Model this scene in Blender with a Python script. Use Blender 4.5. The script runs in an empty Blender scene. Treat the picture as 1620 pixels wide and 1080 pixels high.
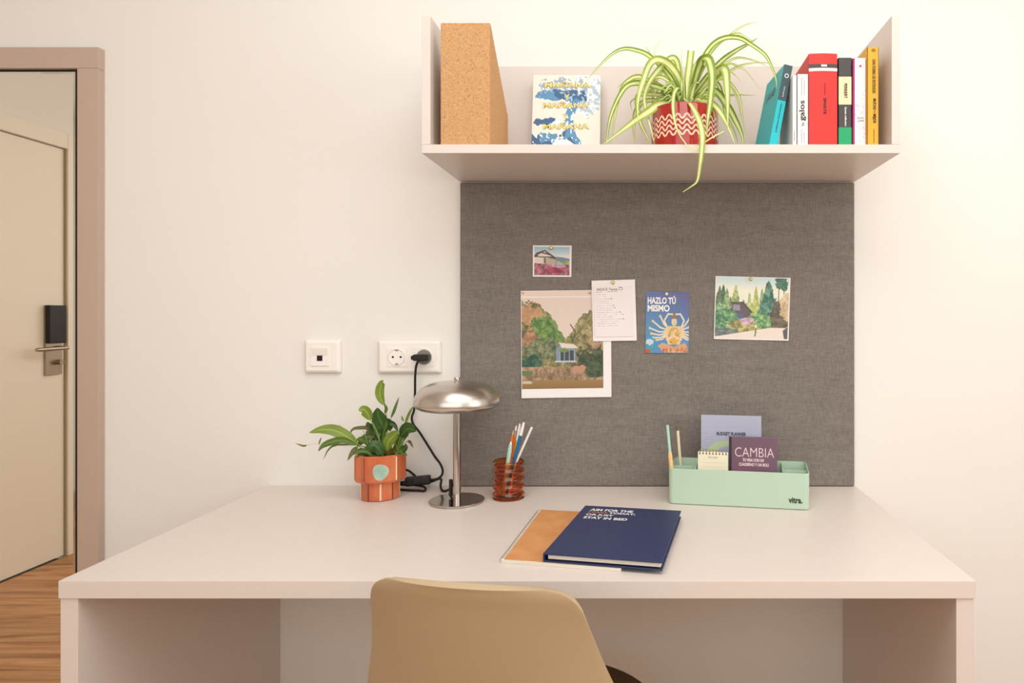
import bpy, bmesh, math, random
import numpy as np
from mathutils import Matrix, Vector
R = math.radians
D = 1.66            # camera to back wall
F = 1080.0          # focal length in pixels of a 1620 wide frame
CX, CY, ZC = 1013.0, 501.0, 1.16
C = bpy.context.scene.collection
S = bpy.context.scene

# ------------------------------------------------------------------ camera
cam = bpy.data.cameras.new('camera')
cam.lens = 24; cam.sensor_width = 36; cam.sensor_fit = 'HORIZONTAL'
cam.shift_x = -(CX - 810) / 1620; cam.shift_y = -(540 - CY) / 1620
cam.clip_start = 0.05
co = bpy.data.objects.new('camera', cam); C.objects.link(co)
co.location = (0, -D, ZC); co.rotation_euler = (R(90), 0, 0)
S.camera = co
# ------------------------------------------------------------------ world and lights
w = bpy.data.worlds.new('sky'); S.world = w; w.use_nodes = True
bg = w.node_tree.nodes['Background']; bg.inputs[0].default_value = (1.0, .93, .85, 1); bg.inputs[1].default_value = 1.2
def area(name, loc, target, sx, sy, power, col):
    l = bpy.data.lights.new(name, 'AREA'); l.shape = 'RECTANGLE'; l.size = sx; l.size_y = sy
    l.energy = power; l.color = col
    o = bpy.data.objects.new(name, l); C.objects.link(o); o.location = loc
    o.rotation_euler = (Vector(target) - Vector(loc)).to_track_quat('-Z', 'Y').to_euler()
    return o
area('window_daylight', (1.66, -1.35, 1.55), (-.2, -1.1, 1.35), 1.2, 1.3, 8, (.93, .98, 1))
area('ceiling_light', (.2, -1.5, 2.55), (.25, -1.35, 0), 2.0, 1.4, 26, (.96, .985, 1))
area('front_fill', (-.3, -3.3, 1.8), (-.1, 0, 2.1), 3.2, 1.3, 23, (.92, .97, 1))  # added frontal fill behind the camera, the front wall has no opening
S.view_settings.view_transform = 'Standard'; S.view_settings.look = 'None'
S.view_settings.gamma = 1; S.view_settings.use_curve_mapping = False
S.view_settings.exposure = 0.17

# ------------------------------------------------------------------ helpers
def P(px, py, d):
    return Vector(((px - CX) * d / F, d - D, ZC - (py - CY) * d / F))
def lin(c):
    return tuple((v / 255 / 12.92 if v / 255 <= .04045 else ((v / 255 + .055) / 1.055) ** 2.4) for v in c[:3])
def nd(nt, t, **k):
    n = nt.nodes.new(t)
    for a, b in k.items(): setattr(n, a, b)
    return n
def mat(name, c, rough=.5, metal=0, trans=0, ior=1.45, noise=None, bump=None, spec=None, coat=0, aniso=0, emis=None):
    """noise=(scale, second colour, stretch xyz, lo, hi); bump=(scale, strength, stretch)"""
    m = bpy.data.materials.new(name); m.use_nodes = True; nt = m.node_tree
    b = nt.nodes['Principled BSDF']
    b.inputs['Base Color'].default_value = (*lin(c), 1)
    b.inputs['Roughness'].default_value = rough; b.inputs['Metallic'].default_value = metal
    b.inputs['Transmission Weight'].default_value = trans; b.inputs['IOR'].default_value = ior
    b.inputs['Coat Weight'].default_value = coat
    if spec is not None: b.inputs['Specular IOR Level'].default_value = spec
    if aniso: b.inputs['Anisotropic'].default_value = aniso
    tc = nd(nt, 'ShaderNodeTexCoord')
    if noise:
        sc, c2, st, lo, hi = noise
        mp = nd(nt, 'ShaderNodeMapping'); mp.inputs['Scale'].default_value = st
        nt.links.new(tc.outputs['Object'], mp.inputs[0])
        n = nd(nt, 'ShaderNodeTexNoise'); n.inputs['Scale'].default_value = sc; n.inputs['Detail'].default_value = 5
        nt.links.new(mp.outputs[0], n.inputs['Vector'])
        r = nd(nt, 'ShaderNodeValToRGB'); r.color_ramp.elements[0].position = lo; r.color_ramp.elements[1].position = hi
        r.color_ramp.elements[0].color = (*lin(c2), 1); r.color_ramp.elements[1].color = (*lin(c), 1)
        nt.links.new(n.outputs['Fac'], r.inputs[0]); nt.links.new(r.outputs[0], b.inputs['Base Color'])
    if bump:
        sc, stg, st = bump
        mp = nd(nt, 'ShaderNodeMapping'); mp.inputs['Scale'].default_value = st
        nt.links.new(tc.outputs['Object'], mp.inputs[0])
        n = nd(nt, 'ShaderNodeTexNoise'); n.inputs['Scale'].default_value = sc; n.inputs['Detail'].default_value = 4
        nt.links.new(mp.outputs[0], n.inputs['Vector'])
        bu = nd(nt, 'ShaderNodeBump'); bu.inputs['Strength'].default_value = stg; bu.inputs['Distance'].default_value = .002
        nt.links.new(n.outputs['Fac'], bu.inputs['Height']); nt.links.new(bu.outputs[0], b.inputs['Normal'])
    return m
W = {}
def thing(name, label, cat, M=None, group=None):
    o = bpy.data.objects.new(name, None); C.objects.link(o)
    o.empty_display_size = .02
    M = Matrix.Translation(M) if isinstance(M, (Vector, tuple)) else (M or Matrix.Identity(4))
    o.matrix_world = M; W[o] = M
    o['label'] = label; o['category'] = cat
    if group: o['group'] = group
    return o
def finish(o, smooth=35):
    me = o.data
    me.polygons.foreach_set('use_smooth', [True] * len(me.polygons))
    me.set_sharp_from_angle(angle=R(smooth))
    if len(me.polygons) < 400:
        wn = o.modifiers.new('weighted', 'WEIGHTED_NORMAL'); wn.keep_sharp = True
def obj(name, bm, m, parent=None, world=False, smooth=35, label=None, kind=None):
    if parent is not None and world: bm.transform(W[parent].inverted())
    me = bpy.data.meshes.new(name)
    if parent is None:   # origin at the base of the mesh
        xs = [v.co for v in bm.verts]
        c = Vector(((min(v.x for v in xs) + max(v.x for v in xs)) / 2, (min(v.y for v in xs) + max(v.y for v in xs)) / 2, min(v.z for v in xs)))
        bm.transform(Matrix.Translation(-c))
    bmesh.ops.recalc_face_normals(bm, faces=bm.faces[:])
    bm.to_mesh(me); bm.free()
    o = bpy.data.objects.new(name, me); C.objects.link(o)
    if m: me.materials.append(m)
    if parent is None: o.location = c; W[o] = Matrix.Translation(c)
    else: o.parent = parent; W[o] = W[parent]
    finish(o, smooth)
    if label: o['label'] = label
    if kind: o['kind'] = kind
    return o
def struct(name, bm, m, parent=None, world=True):
    o = obj(name, bm, m, parent, world=world)
    if parent is None: o['kind'] = 'structure'
    return o
def tag(o, label, cat, group=None):
    o['label'] = label; o['category'] = cat
    if group: o['group'] = group
    return o
def box(bm, x0, x1, y0, y1, z0, z1, bev=0, seg=2):
    b = bmesh.new()
    bmesh.ops.create_cube(b, size=1)
    for v in b.verts:
        v.co = Vector(((x0 + x1) / 2 + v.co.x * (x1 - x0), (y0 + y1) / 2 + v.co.y * (y1 - y0), (z0 + z1) / 2 + v.co.z * (z1 - z0)))
    if bev: bmesh.ops.bevel(b, geom=b.edges[:], offset=bev, segments=seg, profile=.5, affect='EDGES', clamp_overlap=True)
    join(bm, b); return bm
def join(bm, b, M=None):
    if M is not None: b.transform(M)
    me = bpy.data.meshes.new('t'); b.to_mesh(me); b.free(); bm.from_mesh(me); bpy.data.meshes.remove(me)
def BOX(*a, **k):
    return box(bmesh.new(), *a, **k)
def lathe(prof, n=48, M=None, close=False):
    bm = bmesh.new(); rings = []
    for r, z in prof:
        if r < 1e-6: rings.append([bm.verts.new((0, 0, z))])
        else: rings.append([bm.verts.new((r * math.cos(2 * math.pi * i / n), r * math.sin(2 * math.pi * i / n), z)) for i in range(n)])
    for a, b in zip(rings, rings[1:]):
        for i in range(n):
            j = (i + 1) % n
            if len(a) == 1 and len(b) == 1: continue
            if len(a) == 1: bm.faces.new((a[0], b[j], b[i]))
            elif len(b) == 1: bm.faces.new((a[i], a[j], b[0]))
            else: bm.faces.new((a[i], a[j], b[j], b[i]))
    if M is not None: bm.transform(M)
    return bm
def spline(pts, k=6):
    pts = [Vector(p) for p in pts]; q = [pts[0] * 2 - pts[1]] + pts + [pts[-1] * 2 - pts[-2]]; out = []
    for i in range(1, len(q) - 2):
        a, b, c, d = q[i - 1:i + 3]
        for s in range(k):
            t = s / k
            out.append(.5 * ((2 * b) + (c - a) * t + (2 * a - 5 * b + 4 * c - d) * t * t + (3 * b - a - 3 * c + d) * t ** 3))
    out.append(pts[-1]); return out
def tube(pts, r, n=10, bm=None, cap=True):
    bm = bm or bmesh.new(); N = len(pts); rs = r if isinstance(r, (list, tuple)) else [r] * N
    rings = []; up = None
    for i, p in enumerate(pts):
        t = (pts[min(i + 1, N - 1)] - pts[max(i - 1, 0)]).normalized()
        if up is None: up = t.orthogonal().normalized()
        up = (up - t * up.dot(t)).normalized(); s = t.cross(up)
        rings.append([bm.verts.new(p + (up * math.cos(2 * math.pi * j / n) + s * math.sin(2 * math.pi * j / n)) * rs[i]) for j in range(n)])
    for a, b in zip(rings, rings[1:]):
        for j in range(n):
            k = (j + 1) % n; bm.faces.new((a[j], a[k], b[k], b[j]))
    if cap: bm.faces.new(rings[0][::-1]); bm.faces.new(rings[-1])
    return bm
def rod(a, b, r, n=16):
    return tube([Vector(a), Vector(b)], r, n)
def prism(poly, axis, a, b):
    """extrude a 2D polygon; axis 'x','y','z' is the extrusion direction, a..b its range"""
    bm = bmesh.new()
    def mk(u, v, t): return {'x': (t, u, v), 'y': (u, t, v), 'z': (u, v, t)}[axis]
    A = [bm.verts.new(mk(u, v, a)) for u, v in poly]; B = [bm.verts.new(mk(u, v, b)) for u, v in poly]
    bm.faces.new(A[::-1]); bm.faces.new(B)
    for i in range(len(poly)):
        j = (i + 1) % len(poly); bm.faces.new((A[i], A[j], B[j], B[i]))
    return bm
def rrect(x0, x1, y0, y1, r, n=5):
    out = []
    for cx, cy, a0 in ((x1 - r, y1 - r, 0), (x0 + r, y1 - r, 90), (x0 + r, y0 + r, 180), (x1 - r, y0 + r, 270)):
        for i in range(n + 1):
            a = R(a0 + 90 * i / n); out.append((cx + r * math.cos(a), cy + r * math.sin(a)))
    return out
def bil(q, u, v):    # q = TL, TR, BR, BL ; u right, v down
    return (q[0] * (1 - u) + q[1] * u) * (1 - v) + (q[3] * (1 - u) + q[2] * u) * v
def qn(q):
    return (q[3] - q[0]).cross(q[1] - q[0]).normalized()
def text(body, q, box4, m, parent, rot=0, off=.0004, bold=0., name='lettering', world=True, thick=.0002, shear=0, res=3):
    """fit lettering into box4=(u0,v0,u1,v1) of quad q; rot 0 upright, 1 reads downwards, -1 reads upwards"""
    cu = bpy.data.curves.new('t', 'FONT'); cu.body = body; cu.size = 1; cu.resolution_u = res; cu.offset = bold; cu.align_x = 'LEFT'; cu.shear = shear
    to = bpy.data.objects.new('t', cu); C.objects.link(to)
    bpy.context.view_layer.update()
    me = bpy.data.meshes.new_from_object(to.evaluated_get(bpy.context.evaluated_depsgraph_get()))
    bpy.data.objects.remove(to); bpy.data.curves.remove(cu)
    bm = bmesh.new(); bm.from_mesh(me); bpy.data.meshes.remove(me)
    xs = [v.co.x for v in bm.verts]; ys = [v.co.y for v in bm.verts]
    x0, x1, y0, y1 = min(xs), max(xs), min(ys), max(ys); n = qn(q)
    ns = n if n.dot(Vector((0, -D, ZC)) - q[0]) > 0 else -n
    u0, v0, u1, v1 = box4
    for v in bm.verts:
        s = (v.co.x - x0) / (x1 - x0); t = 1 - (v.co.y - y0) / (y1 - y0)
        if rot == 0: u, w_ = s, t
        elif rot == 1: u, w_ = 1 - t, s
        else: u, w_ = t, 1 - s
        v.co = bil(q, u0 + (u1 - u0) * u, v0 + (v1 - v0) * w_) + ns * off
    return obj(name, bm, m, parent, world=world)
def quadslab(q, t, parent, name, m, inward=True, nx=1, ny=1, world=True, bend=None):
    """thin slab with its front face on quad q, thickness t away from the camera side"""
    bm = bmesh.new(); n = qn(q)
    if n.dot(Vector((0, -D, ZC)) - q[0]) < 0: n = -n
    g = {}
    for k in (0, 1):
        for j in range(ny + 1):
            for i in range(nx + 1):
                p = bil(q, i / nx, j / ny) - n * t * k
                if bend: p += n * bend(i / nx, j / ny)
                g[k, i, j] = bm.verts.new(p)
    for j in range(ny):
        for i in range(nx):
            bm.faces.new((g[0, i, j], g[0, i, j + 1], g[0, i + 1, j + 1], g[0, i + 1, j]))
            bm.faces.new((g[1, i, j], g[1, i + 1, j], g[1, i + 1, j + 1], g[1, i, j + 1]))
    for i in range(nx):
        for j in (0, ny): bm.faces.new((g[0, i, j], g[0, i + 1, j], g[1, i + 1, j], g[1, i, j]))
    for j in range(ny):
        for i in (0, nx): bm.faces.new((g[0, i, j], g[0, i, j + 1], g[1, i, j + 1], g[1, i, j]))
    return obj(name, bm, m, parent, world=world) if name else bm
# ---- printed pictures: colours per point of a fine grid (flat print)
PM = {}
def print_mat(rough=.5):
    if rough in PM: return PM[rough]
    m = bpy.data.materials.new('printed paper'); m.use_nodes = True; nt = m.node_tree
    a = nd(nt, 'ShaderNodeAttribute'); a.attribute_name = 'ink'
    b = nt.nodes['Principled BSDF']; b.inputs['Roughness'].default_value = rough
    nt.links.new(a.outputs['Color'], b.inputs['Base Color']); PM[rough] = m; return m
def printed(name, img, q, parent, off=.0003, rough=.5, bend=None):
    H, Wd = img.shape[:2]; n = qn(q)
    if n.dot(Vector((0, -D, ZC)) - q[0]) < 0: n = -n
    inv = W[parent].inverted()
    us = np.linspace(0, 1, Wd); vs = np.linspace(0, 1, H)
    U, V = np.meshgrid(us, vs); U = U.ravel()[:, None]; V = V.ravel()[:, None]
    Q = [np.array(p) for p in q]
    pts = (Q[0] * (1 - U) + Q[1] * U) * (1 - V) + (Q[3] * (1 - U) + Q[2] * U) * V + np.array(n) * off
    if bend: pts = pts + np.array(n) * np.array([bend(a, b) for a, b in zip(U.ravel(), V.ravel())])[:, None]
    Mi = np.array(inv); pts = pts @ Mi[:3, :3].T + Mi[:3, 3]
    idx = np.arange(H * Wd).reshape(H, Wd)
    f = np.stack([idx[:-1, :-1], idx[1:, :-1], idx[1:, 1:], idx[:-1, 1:]], -1).reshape(-1, 4)
    me = bpy.data.meshes.new(name); me.from_pydata(pts.tolist(), [], f.tolist())
    c = img.reshape(-1, 3) / 255.; c = np.clip(c, 0, 1)
    c = np.where(c <= .04045, c / 12.92, ((c + .055) / 1.055) ** 2.4)
    at = me.color_attributes.new('ink', 'FLOAT_COLOR', 'POINT')
    at.data.foreach_set('color', np.concatenate([c, np.ones((len(c), 1))], 1).ravel())
    me.materials.append(print_mat(rough))
    o = bpy.data.objects.new(name, me); C.objects.link(o); o.parent = parent; W[o] = W[parent]
    return o
class Canvas:
    def __init__(s, w, h, col):
        s.w, s.h = w, h; s.a = np.ones((h, w, 3)) * np.array(col, float)
        s.X, s.Y = np.meshgrid(np.linspace(0, 1, w), np.linspace(0, 1, h))
    def noise(s, fx, fy, seed):
        rg = np.random.RandomState(seed); g = rg.rand(int(fy) + 3, int(fx) + 3)
        x = s.X * fx; y = s.Y * fy; i = x.astype(int); j = y.astype(int); u = x - i; v = y - j
        return (g[j, i] * (1 - u) + g[j, i + 1] * u) * (1 - v) + (g[j + 1, i] * (1 - u) + g[j + 1, i + 1] * u) * v
    def fill(s, mask, col, a=1.):
        m = (np.asarray(mask, float) * a)[..., None]; s.a = s.a * (1 - m) + np.array(col, float) * m
    def grad(s, mask, c0, c1, t):
        t = np.clip(t, 0, 1)[..., None]; m = np.asarray(mask, float)[..., None]
        s.a = s.a * (1 - m) + (np.array(c0, float) * (1 - t) + np.array(c1, float) * t) * m
    def tex(s, mask, c0, c1, fx, fy, seed):
        n = .35 * s.noise(fx * .45, fy * .45, seed + 3) + .35 * s.noise(fx, fy, seed) + .3 * s.noise(fx * 2.1, fy * 2.1, seed + 1)
        s.grad(mask, c0, c1, (n - .3) * 2.6)
    def ell(s, cx, cy, rx, ry): return ((s.X - cx) / rx) ** 2 + ((s.Y - cy) / ry) ** 2 < 1
    def blob(s, cx, cy, rx, ry, seed, k=.5, f=9):
        return ((s.X - cx) / rx) ** 2 + ((s.Y - cy) / ry) ** 2 < 1 + k * (.5 * s.noise(f, f, seed) + .5 * s.noise(f * 3.1, f * 3.1, seed + 7) - .5) * 2.6
    def poly(s, pts):
        inside = np.zeros(s.X.shape, bool); n = len(pts)
        for i in range(n):
            x0, y0 = pts[i]; x1, y1 = pts[(i + 1) % n]
            if y0 == y1: continue
            c = ((y0 > s.Y) != (y1 > s.Y)) & (s.X < (x1 - x0) * (s.Y - y0) / (y1 - y0) + x0)
            inside ^= c
        return inside
    def line(s, pts, wd, asp=1.):
        m = np.zeros(s.X.shape, bool)
        for (x0, y0), (x1, y1) in zip(pts, pts[1:]):
            dx, dy = x1 - x0, (y1 - y0) * asp; L = dx * dx + dy * dy + 1e-9
            t = np.clip(((s.X - x0) * dx + (s.Y - y0) * asp * dy) / L, 0, 1)
            m |= (s.X - x0 - t * dx) ** 2 + ((s.Y - y0) * asp - t * dy) ** 2 < (wd / 2) ** 2
        return m

# ------------------------------------------------------------------ materials
M_wall = mat('warm white wall paint', (240, 235, 228), .75, bump=(90, .05, (1, 1, 1)), spec=.3)
M_lam = mat('cashmere laminate', (224, 211, 201), .38)
M_ceil = mat('white ceiling paint', (244, 240, 234), .9)
M_door = mat('cream door lacquer', (242, 235, 220), .45)
M_frame = mat('taupe mirror frame', (196, 172, 154), .5)
M_dark = mat('dark gap', (40, 28, 18), .8)
M_mirror = mat('mirror glass', (244, 236, 226), .0, 1)
M_bevel = mat('mirror edge glass', (236, 242, 236), .06, 1)
M_steel = mat('satin steel', (176, 166, 150), .32, 1)
M_nickel = mat('brushed nickel', (206, 198, 190), .27, 1, bump=(60, .12, (1, 1, 14)))
M_nickel2 = mat('polished nickel', (190, 182, 174), .14, 1)
M_black = mat('black plastic', (22, 19, 17), .45)
M_cable = mat('black cable', (26, 20, 17), .6)
M_white = mat('white plastic', (248, 240, 232), .35)
M_soil = mat('dark soil', (46, 34, 24), .95, noise=(120, (22, 16, 10), (1, 1, 1), .3, .7), bump=(150, .8, (1, 1, 1)))
M_brass = mat('brass', (222, 190, 96), .28, 1)
M_page = mat('paper pages', (240, 232, 218), .8, noise=(40, (222, 212, 196), (1, 1, 30), .35, .65))
M_wpaper = mat('white paper', (246, 238, 234), .6)
M_ink = mat('dark ink', (44, 40, 40), .6)
M_winkl = mat('white ink', (244, 240, 238), .6)

def fabric_mat():
    m = mat('grey woven felt', (140, 125, 112), .95, spec=.1); nt = m.node_tree; b = nt.nodes['Principled BSDF']
    tc = nd(nt, 'ShaderNodeTexCoord')
    def n(scale, st, det=3):
        mp = nd(nt, 'ShaderNodeMapping'); mp.inputs['Scale'].default_value = st; nt.links.new(tc.outputs['Object'], mp.inputs[0])
        x = nd(nt, 'ShaderNodeTexNoise'); x.inputs['Scale'].default_value = scale; x.inputs['Detail'].default_value = det
        nt.links.new(mp.outputs[0], x.inputs['Vector']); return x.outputs['Fac']
    a = n(260, (.25, 1, 2.2)); bb = n(260, (2.2, 1, .25)); c = n(14, (.6, 1, 3.4), 4)
    def mth(op, x, y):
        q = nd(nt, 'ShaderNodeMath', operation=op)
        for i, v in enumerate((x, y)):
            if isinstance(v, float): q.inputs[i].default_value = v
            else: nt.links.new(v, q.inputs[i])
        return q.outputs[0]
    s = mth('ADD', mth('MULTIPLY', mth('ADD', a, bb), .4), mth('MULTIPLY', c, .2))
    r = nd(nt, 'ShaderNodeValToRGB'); r.color_ramp.elements[0].position = .34; r.color_ramp.elements[1].position = .66
    r.color_ramp.elements[0].color = (*lin((112, 104, 97)), 1); r.color_ramp.elements[1].color = (*lin((146, 137, 129)), 1)
    nt.links.new(s, r.inputs[0]); nt.links.new(r.outputs[0], b.inputs['Base Color'])
    bu = nd(nt, 'ShaderNodeBump'); bu.inputs['Strength'].default_value = .35; bu.inputs['Distance'].default_value = .001
    nt.links.new(mth('ADD', a, bb), bu.inputs['Height']); nt.links.new(bu.outputs[0], b.inputs['Normal'])
    return m
M_felt = fabric_mat()
def wood_mat():
    m = mat('oak plank', (190, 140, 92), .45); nt = m.node_tree; b = nt.nodes['Principled BSDF']
    tc = nd(nt, 'ShaderNodeTexCoord'); oi = nd(nt, 'ShaderNodeObjectInfo')
    ad = nd(nt, 'ShaderNodeVectorMath', operation='ADD'); cb = nd(nt, 'ShaderNodeVectorMath', operation='SCALE')
    cb.inputs['Scale'].default_value = 1.7; nt.links.new(oi.outputs['Location'], cb.inputs[0])
    nt.links.new(tc.outputs['Object'], ad.inputs[0]); nt.links.new(cb.outputs[0], ad.inputs[1])
    mp = nd(nt, 'ShaderNodeMapping'); mp.inputs['Scale'].default_value = (1.3, 13, 1); nt.links.new(ad.outputs[0], mp.inputs[0])
    n = nd(nt, 'ShaderNodeTexNoise'); n.inputs['Scale'].default_value = 2.2; n.inputs['Detail'].default_value = 7; n.inputs['Distortion'].default_value = .8
    nt.links.new(mp.outputs[0], n.inputs['Vector'])
    r = nd(nt, 'ShaderNodeValToRGB'); e = r.color_ramp.elements
    e[0].position = .28; e[0].color = (*lin((146, 98, 58)), 1); e[1].position = .7; e[1].color = (*lin((208, 160, 112)), 1)
    x = e.new(.5); x.color = (*lin((190, 140, 92)), 1)
    nt.links.new(n.outputs['Fac'], r.inputs[0])
    hs = nd(nt, 'ShaderNodeHueSaturation'); mr = nd(nt, 'ShaderNodeMapRange'); mr.inputs['To Min'].default_value = .86; mr.inputs['To Max'].default_value = 1.1
    nt.links.new(oi.outputs['Random'], mr.inputs['Value']); nt.links.new(mr.outputs[0], hs.inputs['Value'])
    nt.links.new(r.outputs[0], hs.inputs['Color']); nt.links.new(hs.outputs[0], b.inputs['Base Color'])
    return m
M_wood = wood_mat()
def cork_mat():
    m = mat('pressed cork', (205, 155, 98), .85); nt = m.node_tree; b = nt.nodes['Principled BSDF']
    tc = nd(nt, 'ShaderNodeTexCoord')
    v = nd(nt, 'ShaderNodeTexVoronoi'); v.inputs['Scale'].default_value = 620; nt.links.new(tc.outputs['Object'], v.inputs['Vector'])
    n = nd(nt, 'ShaderNodeTexNoise'); n.inputs['Scale'].default_value = 330; n.inputs['Detail'].default_value = 2; nt.links.new(tc.outputs['Object'], n.inputs['Vector'])
    sp = nd(nt, 'ShaderNodeSeparateColor'); nt.links.new(v.outputs['Color'], sp.inputs[0])
    ma = nd(nt, 'ShaderNodeMath', operation='ADD'); nt.links.new(sp.outputs[0], ma.inputs[0]); nt.links.new(n.outputs['Fac'], ma.inputs[1])
    r = nd(nt, 'ShaderNodeValToRGB'); e = r.color_ramp.elements
    e[0].position = .22; e[0].color = (*lin((150, 104, 62)), 1); e[1].position = .98; e[1].color = (*lin((216, 172, 122)), 1)
    x = e.new(.40); x.color = (*lin((198, 150, 102)), 1); x = e.new(.82); x.color = (*lin((206, 158, 108)), 1)
    mh = nd(nt, 'ShaderNodeMath', operation='MULTIPLY'); mh.inputs[1].default_value = .62; nt.links.new(ma.outputs[0], mh.inputs[0])
    nt.links.new(mh.outputs[0], r.inputs[0]); nt.links.new(r.outputs[0], b.inputs['Base Color'])
    bu = nd(nt, 'ShaderNodeBump'); bu.inputs['Strength'].default_value = .3; bu.inputs['Distance'].default_value = .0006
    nt.links.new(n.outputs['Fac'], bu.inputs['Height']); nt.links.new(bu.outputs[0], b.inputs['Normal']); return m
M_cork = cork_mat()
def leaf_mat(name, edge, mid, w0=.18, w1=.34, rough=.42, vari=None):
    m = mat(name, edge, rough); nt = m.node_tree; b = nt.nodes['Principled BSDF']
    uv = nd(nt, 'ShaderNodeUVMap'); sp = nd(nt, 'ShaderNodeSeparateXYZ'); nt.links.new(uv.outputs[0], sp.inputs[0])
    s = nd(nt, 'ShaderNodeMath', operation='SUBTRACT'); s.inputs[1].default_value = .5; nt.links.new(sp.outputs['X'], s.inputs[0])
    a = nd(nt, 'ShaderNodeMath', operation='ABSOLUTE'); nt.links.new(s.outputs[0], a.inputs[0])
    r = nd(nt, 'ShaderNodeValToRGB'); e = r.color_ramp.elements
    e[0].position = w0; e[0].color = (*lin(mid), 1); e[1].position = w1; e[1].color = (*lin(edge), 1)
    nt.links.new(a.outputs[0], r.inputs[0])
    n = nd(nt, 'ShaderNodeTexNoise'); n.inputs['Scale'].default_value = 25; tc = nd(nt, 'ShaderNodeTexCoord'); nt.links.new(tc.outputs['Object'], n.inputs['Vector'])
    hs = nd(nt, 'ShaderNodeHueSaturation'); mr = nd(nt, 'ShaderNodeMapRange'); mr.inputs['To Min'].default_value = .7; mr.inputs['To Max'].default_value = 1.3
    nt.links.new(n.outputs['Fac'], mr.inputs['Value']); nt.links.new(mr.outputs[0], hs.inputs['Value']); nt.links.new(r.outputs[0], hs.inputs['Color'])
    nt.links.new(hs.outputs[0], b.inputs['Base Color'])
    tl = nd(nt, 'ShaderNodeBsdfTranslucent'); nt.links.new(hs.outputs[0], tl.inputs[0])
    mx = nd(nt, 'ShaderNodeMixShader'); mx.inputs[0].default_value = .25
    nt.links.new(b.outputs[0], mx.inputs[1]); nt.links.new(tl.outputs[0], mx.inputs[2])
    nt.links.new(mx.outputs[0], nt.nodes['Material Output'].inputs[0]); return m

# ------------------------------------------------------------------ room shell
XL, XR, YF, ZT = -2.79, 1.72, -3.45, 2.6
struct('wall_back', BOX(XL - .1, XR + .1, 0, .1, -.05, ZT + .05), M_wall)
o = struct('wall_front', BOX(XL - .1, XR + .1, YF - .1, YF, -.05, ZT + .05), M_wall)
# left wall with the door opening
DY0, DY1, DZ = -1.672, -.85, 1.975
bm = BOX(XL - .1, XL, YF, DY0, -.05, ZT + .05); box(bm, XL - .1, XL, DY1, 0, -.05, ZT + .05); box(bm, XL - .1, XL, DY0, DY1, DZ, ZT + .05)
struct('wall_left', bm, M_wall)
# right wall with the window opening
WY0, WY1, WZ0, WZ1 = -2.0, -.7, .85, 2.25
bm = BOX(XR, XR + .1, YF, WY0, -.05, ZT + .05); box(bm, XR, XR + .1, WY1, 0, -.05, ZT + .05)
box(bm, XR, XR + .1, WY0, WY1, -.05, WZ0); box(bm, XR, XR + .1, WY0, WY1, WZ1, ZT + .05)
struct('wall_right', bm, M_wall)
struct('ceiling', BOX(XL - .1, XR + .1, YF - .1, .1, ZT, ZT + .1), M_ceil)
fl = struct('floor', BOX(XL - .1, XR + .1, YF - .1, .1, -.06, -.012), M_dark)
random.seed(4)
pw, pl, gap = .19, 1.35, .0012
pm = None; y = YF
while y < -.001:
    y1 = min(y + pw, 0); x = XL - random.random() * pl
    while x < XR:
        a, b = max(x, XL), min(x + pl, XR)
        if b - a > .02:
            full = abs(b - a - pl) < 1e-6 and abs(y1 - y - pw) < 1e-6
            if full and pm:
                o = bpy.data.objects.new('plank', pm); C.objects.link(o)
            else:
                bmm = BOX(-(b - a) / 2 + gap, (b - a) / 2 - gap, -(y1 - y) / 2 + gap, (y1 - y) / 2 - gap, -.012, 0, bev=.0008, seg=1)
                me = bpy.data.meshes.new('plank'); bmm.to_mesh(me); bmm.free(); me.materials.append(M_wood)
                o = bpy.data.objects.new('plank', me); C.objects.link(o)
                if full: pm = me
            o.parent = fl; o.location = W[fl].inverted() @ Vector(((a + b) / 2, (y + y1) / 2, 0))
        x += pl
    y += pw
# window_1 : frame, two panes, sill
wf = obj('window_1', BOX(XR + .02, XR + .07, WY0, WY1, WZ0, WZ0 + .05, bev=.003), M_white); wf['kind'] = 'structure'
bm = BOX(XR + .02, XR + .07, WY0, WY1, WZ1 - .05, WZ1, bev=.003)
for yy in (WY0, (WY0 + WY1) / 2 - .025, WY1 - .05): box(bm, XR + .02, XR + .07, yy, yy + .05, WZ0 + .05, WZ1 - .05, bev=.003)
obj('window_frame', bm, M_white, wf, world=True)
M_glass = mat('window glass', (255, 255, 255), 0, trans=1, ior=1.01)
for a, b in ((WY0 + .05, (WY0 + WY1) / 2 - .025), ((WY0 + WY1) / 2 + .025, WY1 - .05)):
    obj('pane', BOX(XR + .04, XR + .046, a, b, WZ0 + .05, WZ1 - .05), M_glass, wf, world=True)
obj('window_sill', BOX(XR - .03, XR + .02, WY0 - .03, WY1 + .03, WZ0 - .025, WZ0, bev=.003), M_lam, wf, world=True)
# door_1 in the left wall (seen in the mirror)
dr = obj('door_1', BOX(XL - .045, XL - .006, DY0 + .004, DY1 - .004, .006, DZ - .004, bev=.002), M_door); dr['kind'] = 'structure'
bm = BOX(XL, XL + .012, DY0 - .075, DY0, 0, DZ + .075, bev=.003); box(bm, XL, XL + .012, DY1, DY1 + .075, 0, DZ + .075, bev=.003)
box(bm, XL, XL + .012, DY0, DY1, DZ, DZ + .075, bev=.003)
obj('door_frame', bm, M_door, dr, world=True)
M_gap = mat('door rebate shade', (176, 158, 130), .7)
obj('strike_gap', BOX(XL - .006, XL + .001, DY0 - .001, DY0 + .005, 0, DZ), M_gap, dr, world=True)
ya, yb = -1.645, -1.556
pl_ = obj('lock_plate', BOX(XL - .006, XL + .006, ya, yb, .885, 1.215, bev=.002), M_steel, dr, world=True)
obj('card_reader', BOX(XL + .0, XL + .026, ya - .002, yb + .002, 1.035, 1.215, bev=.004), M_black, pl_, world=True)
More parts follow.
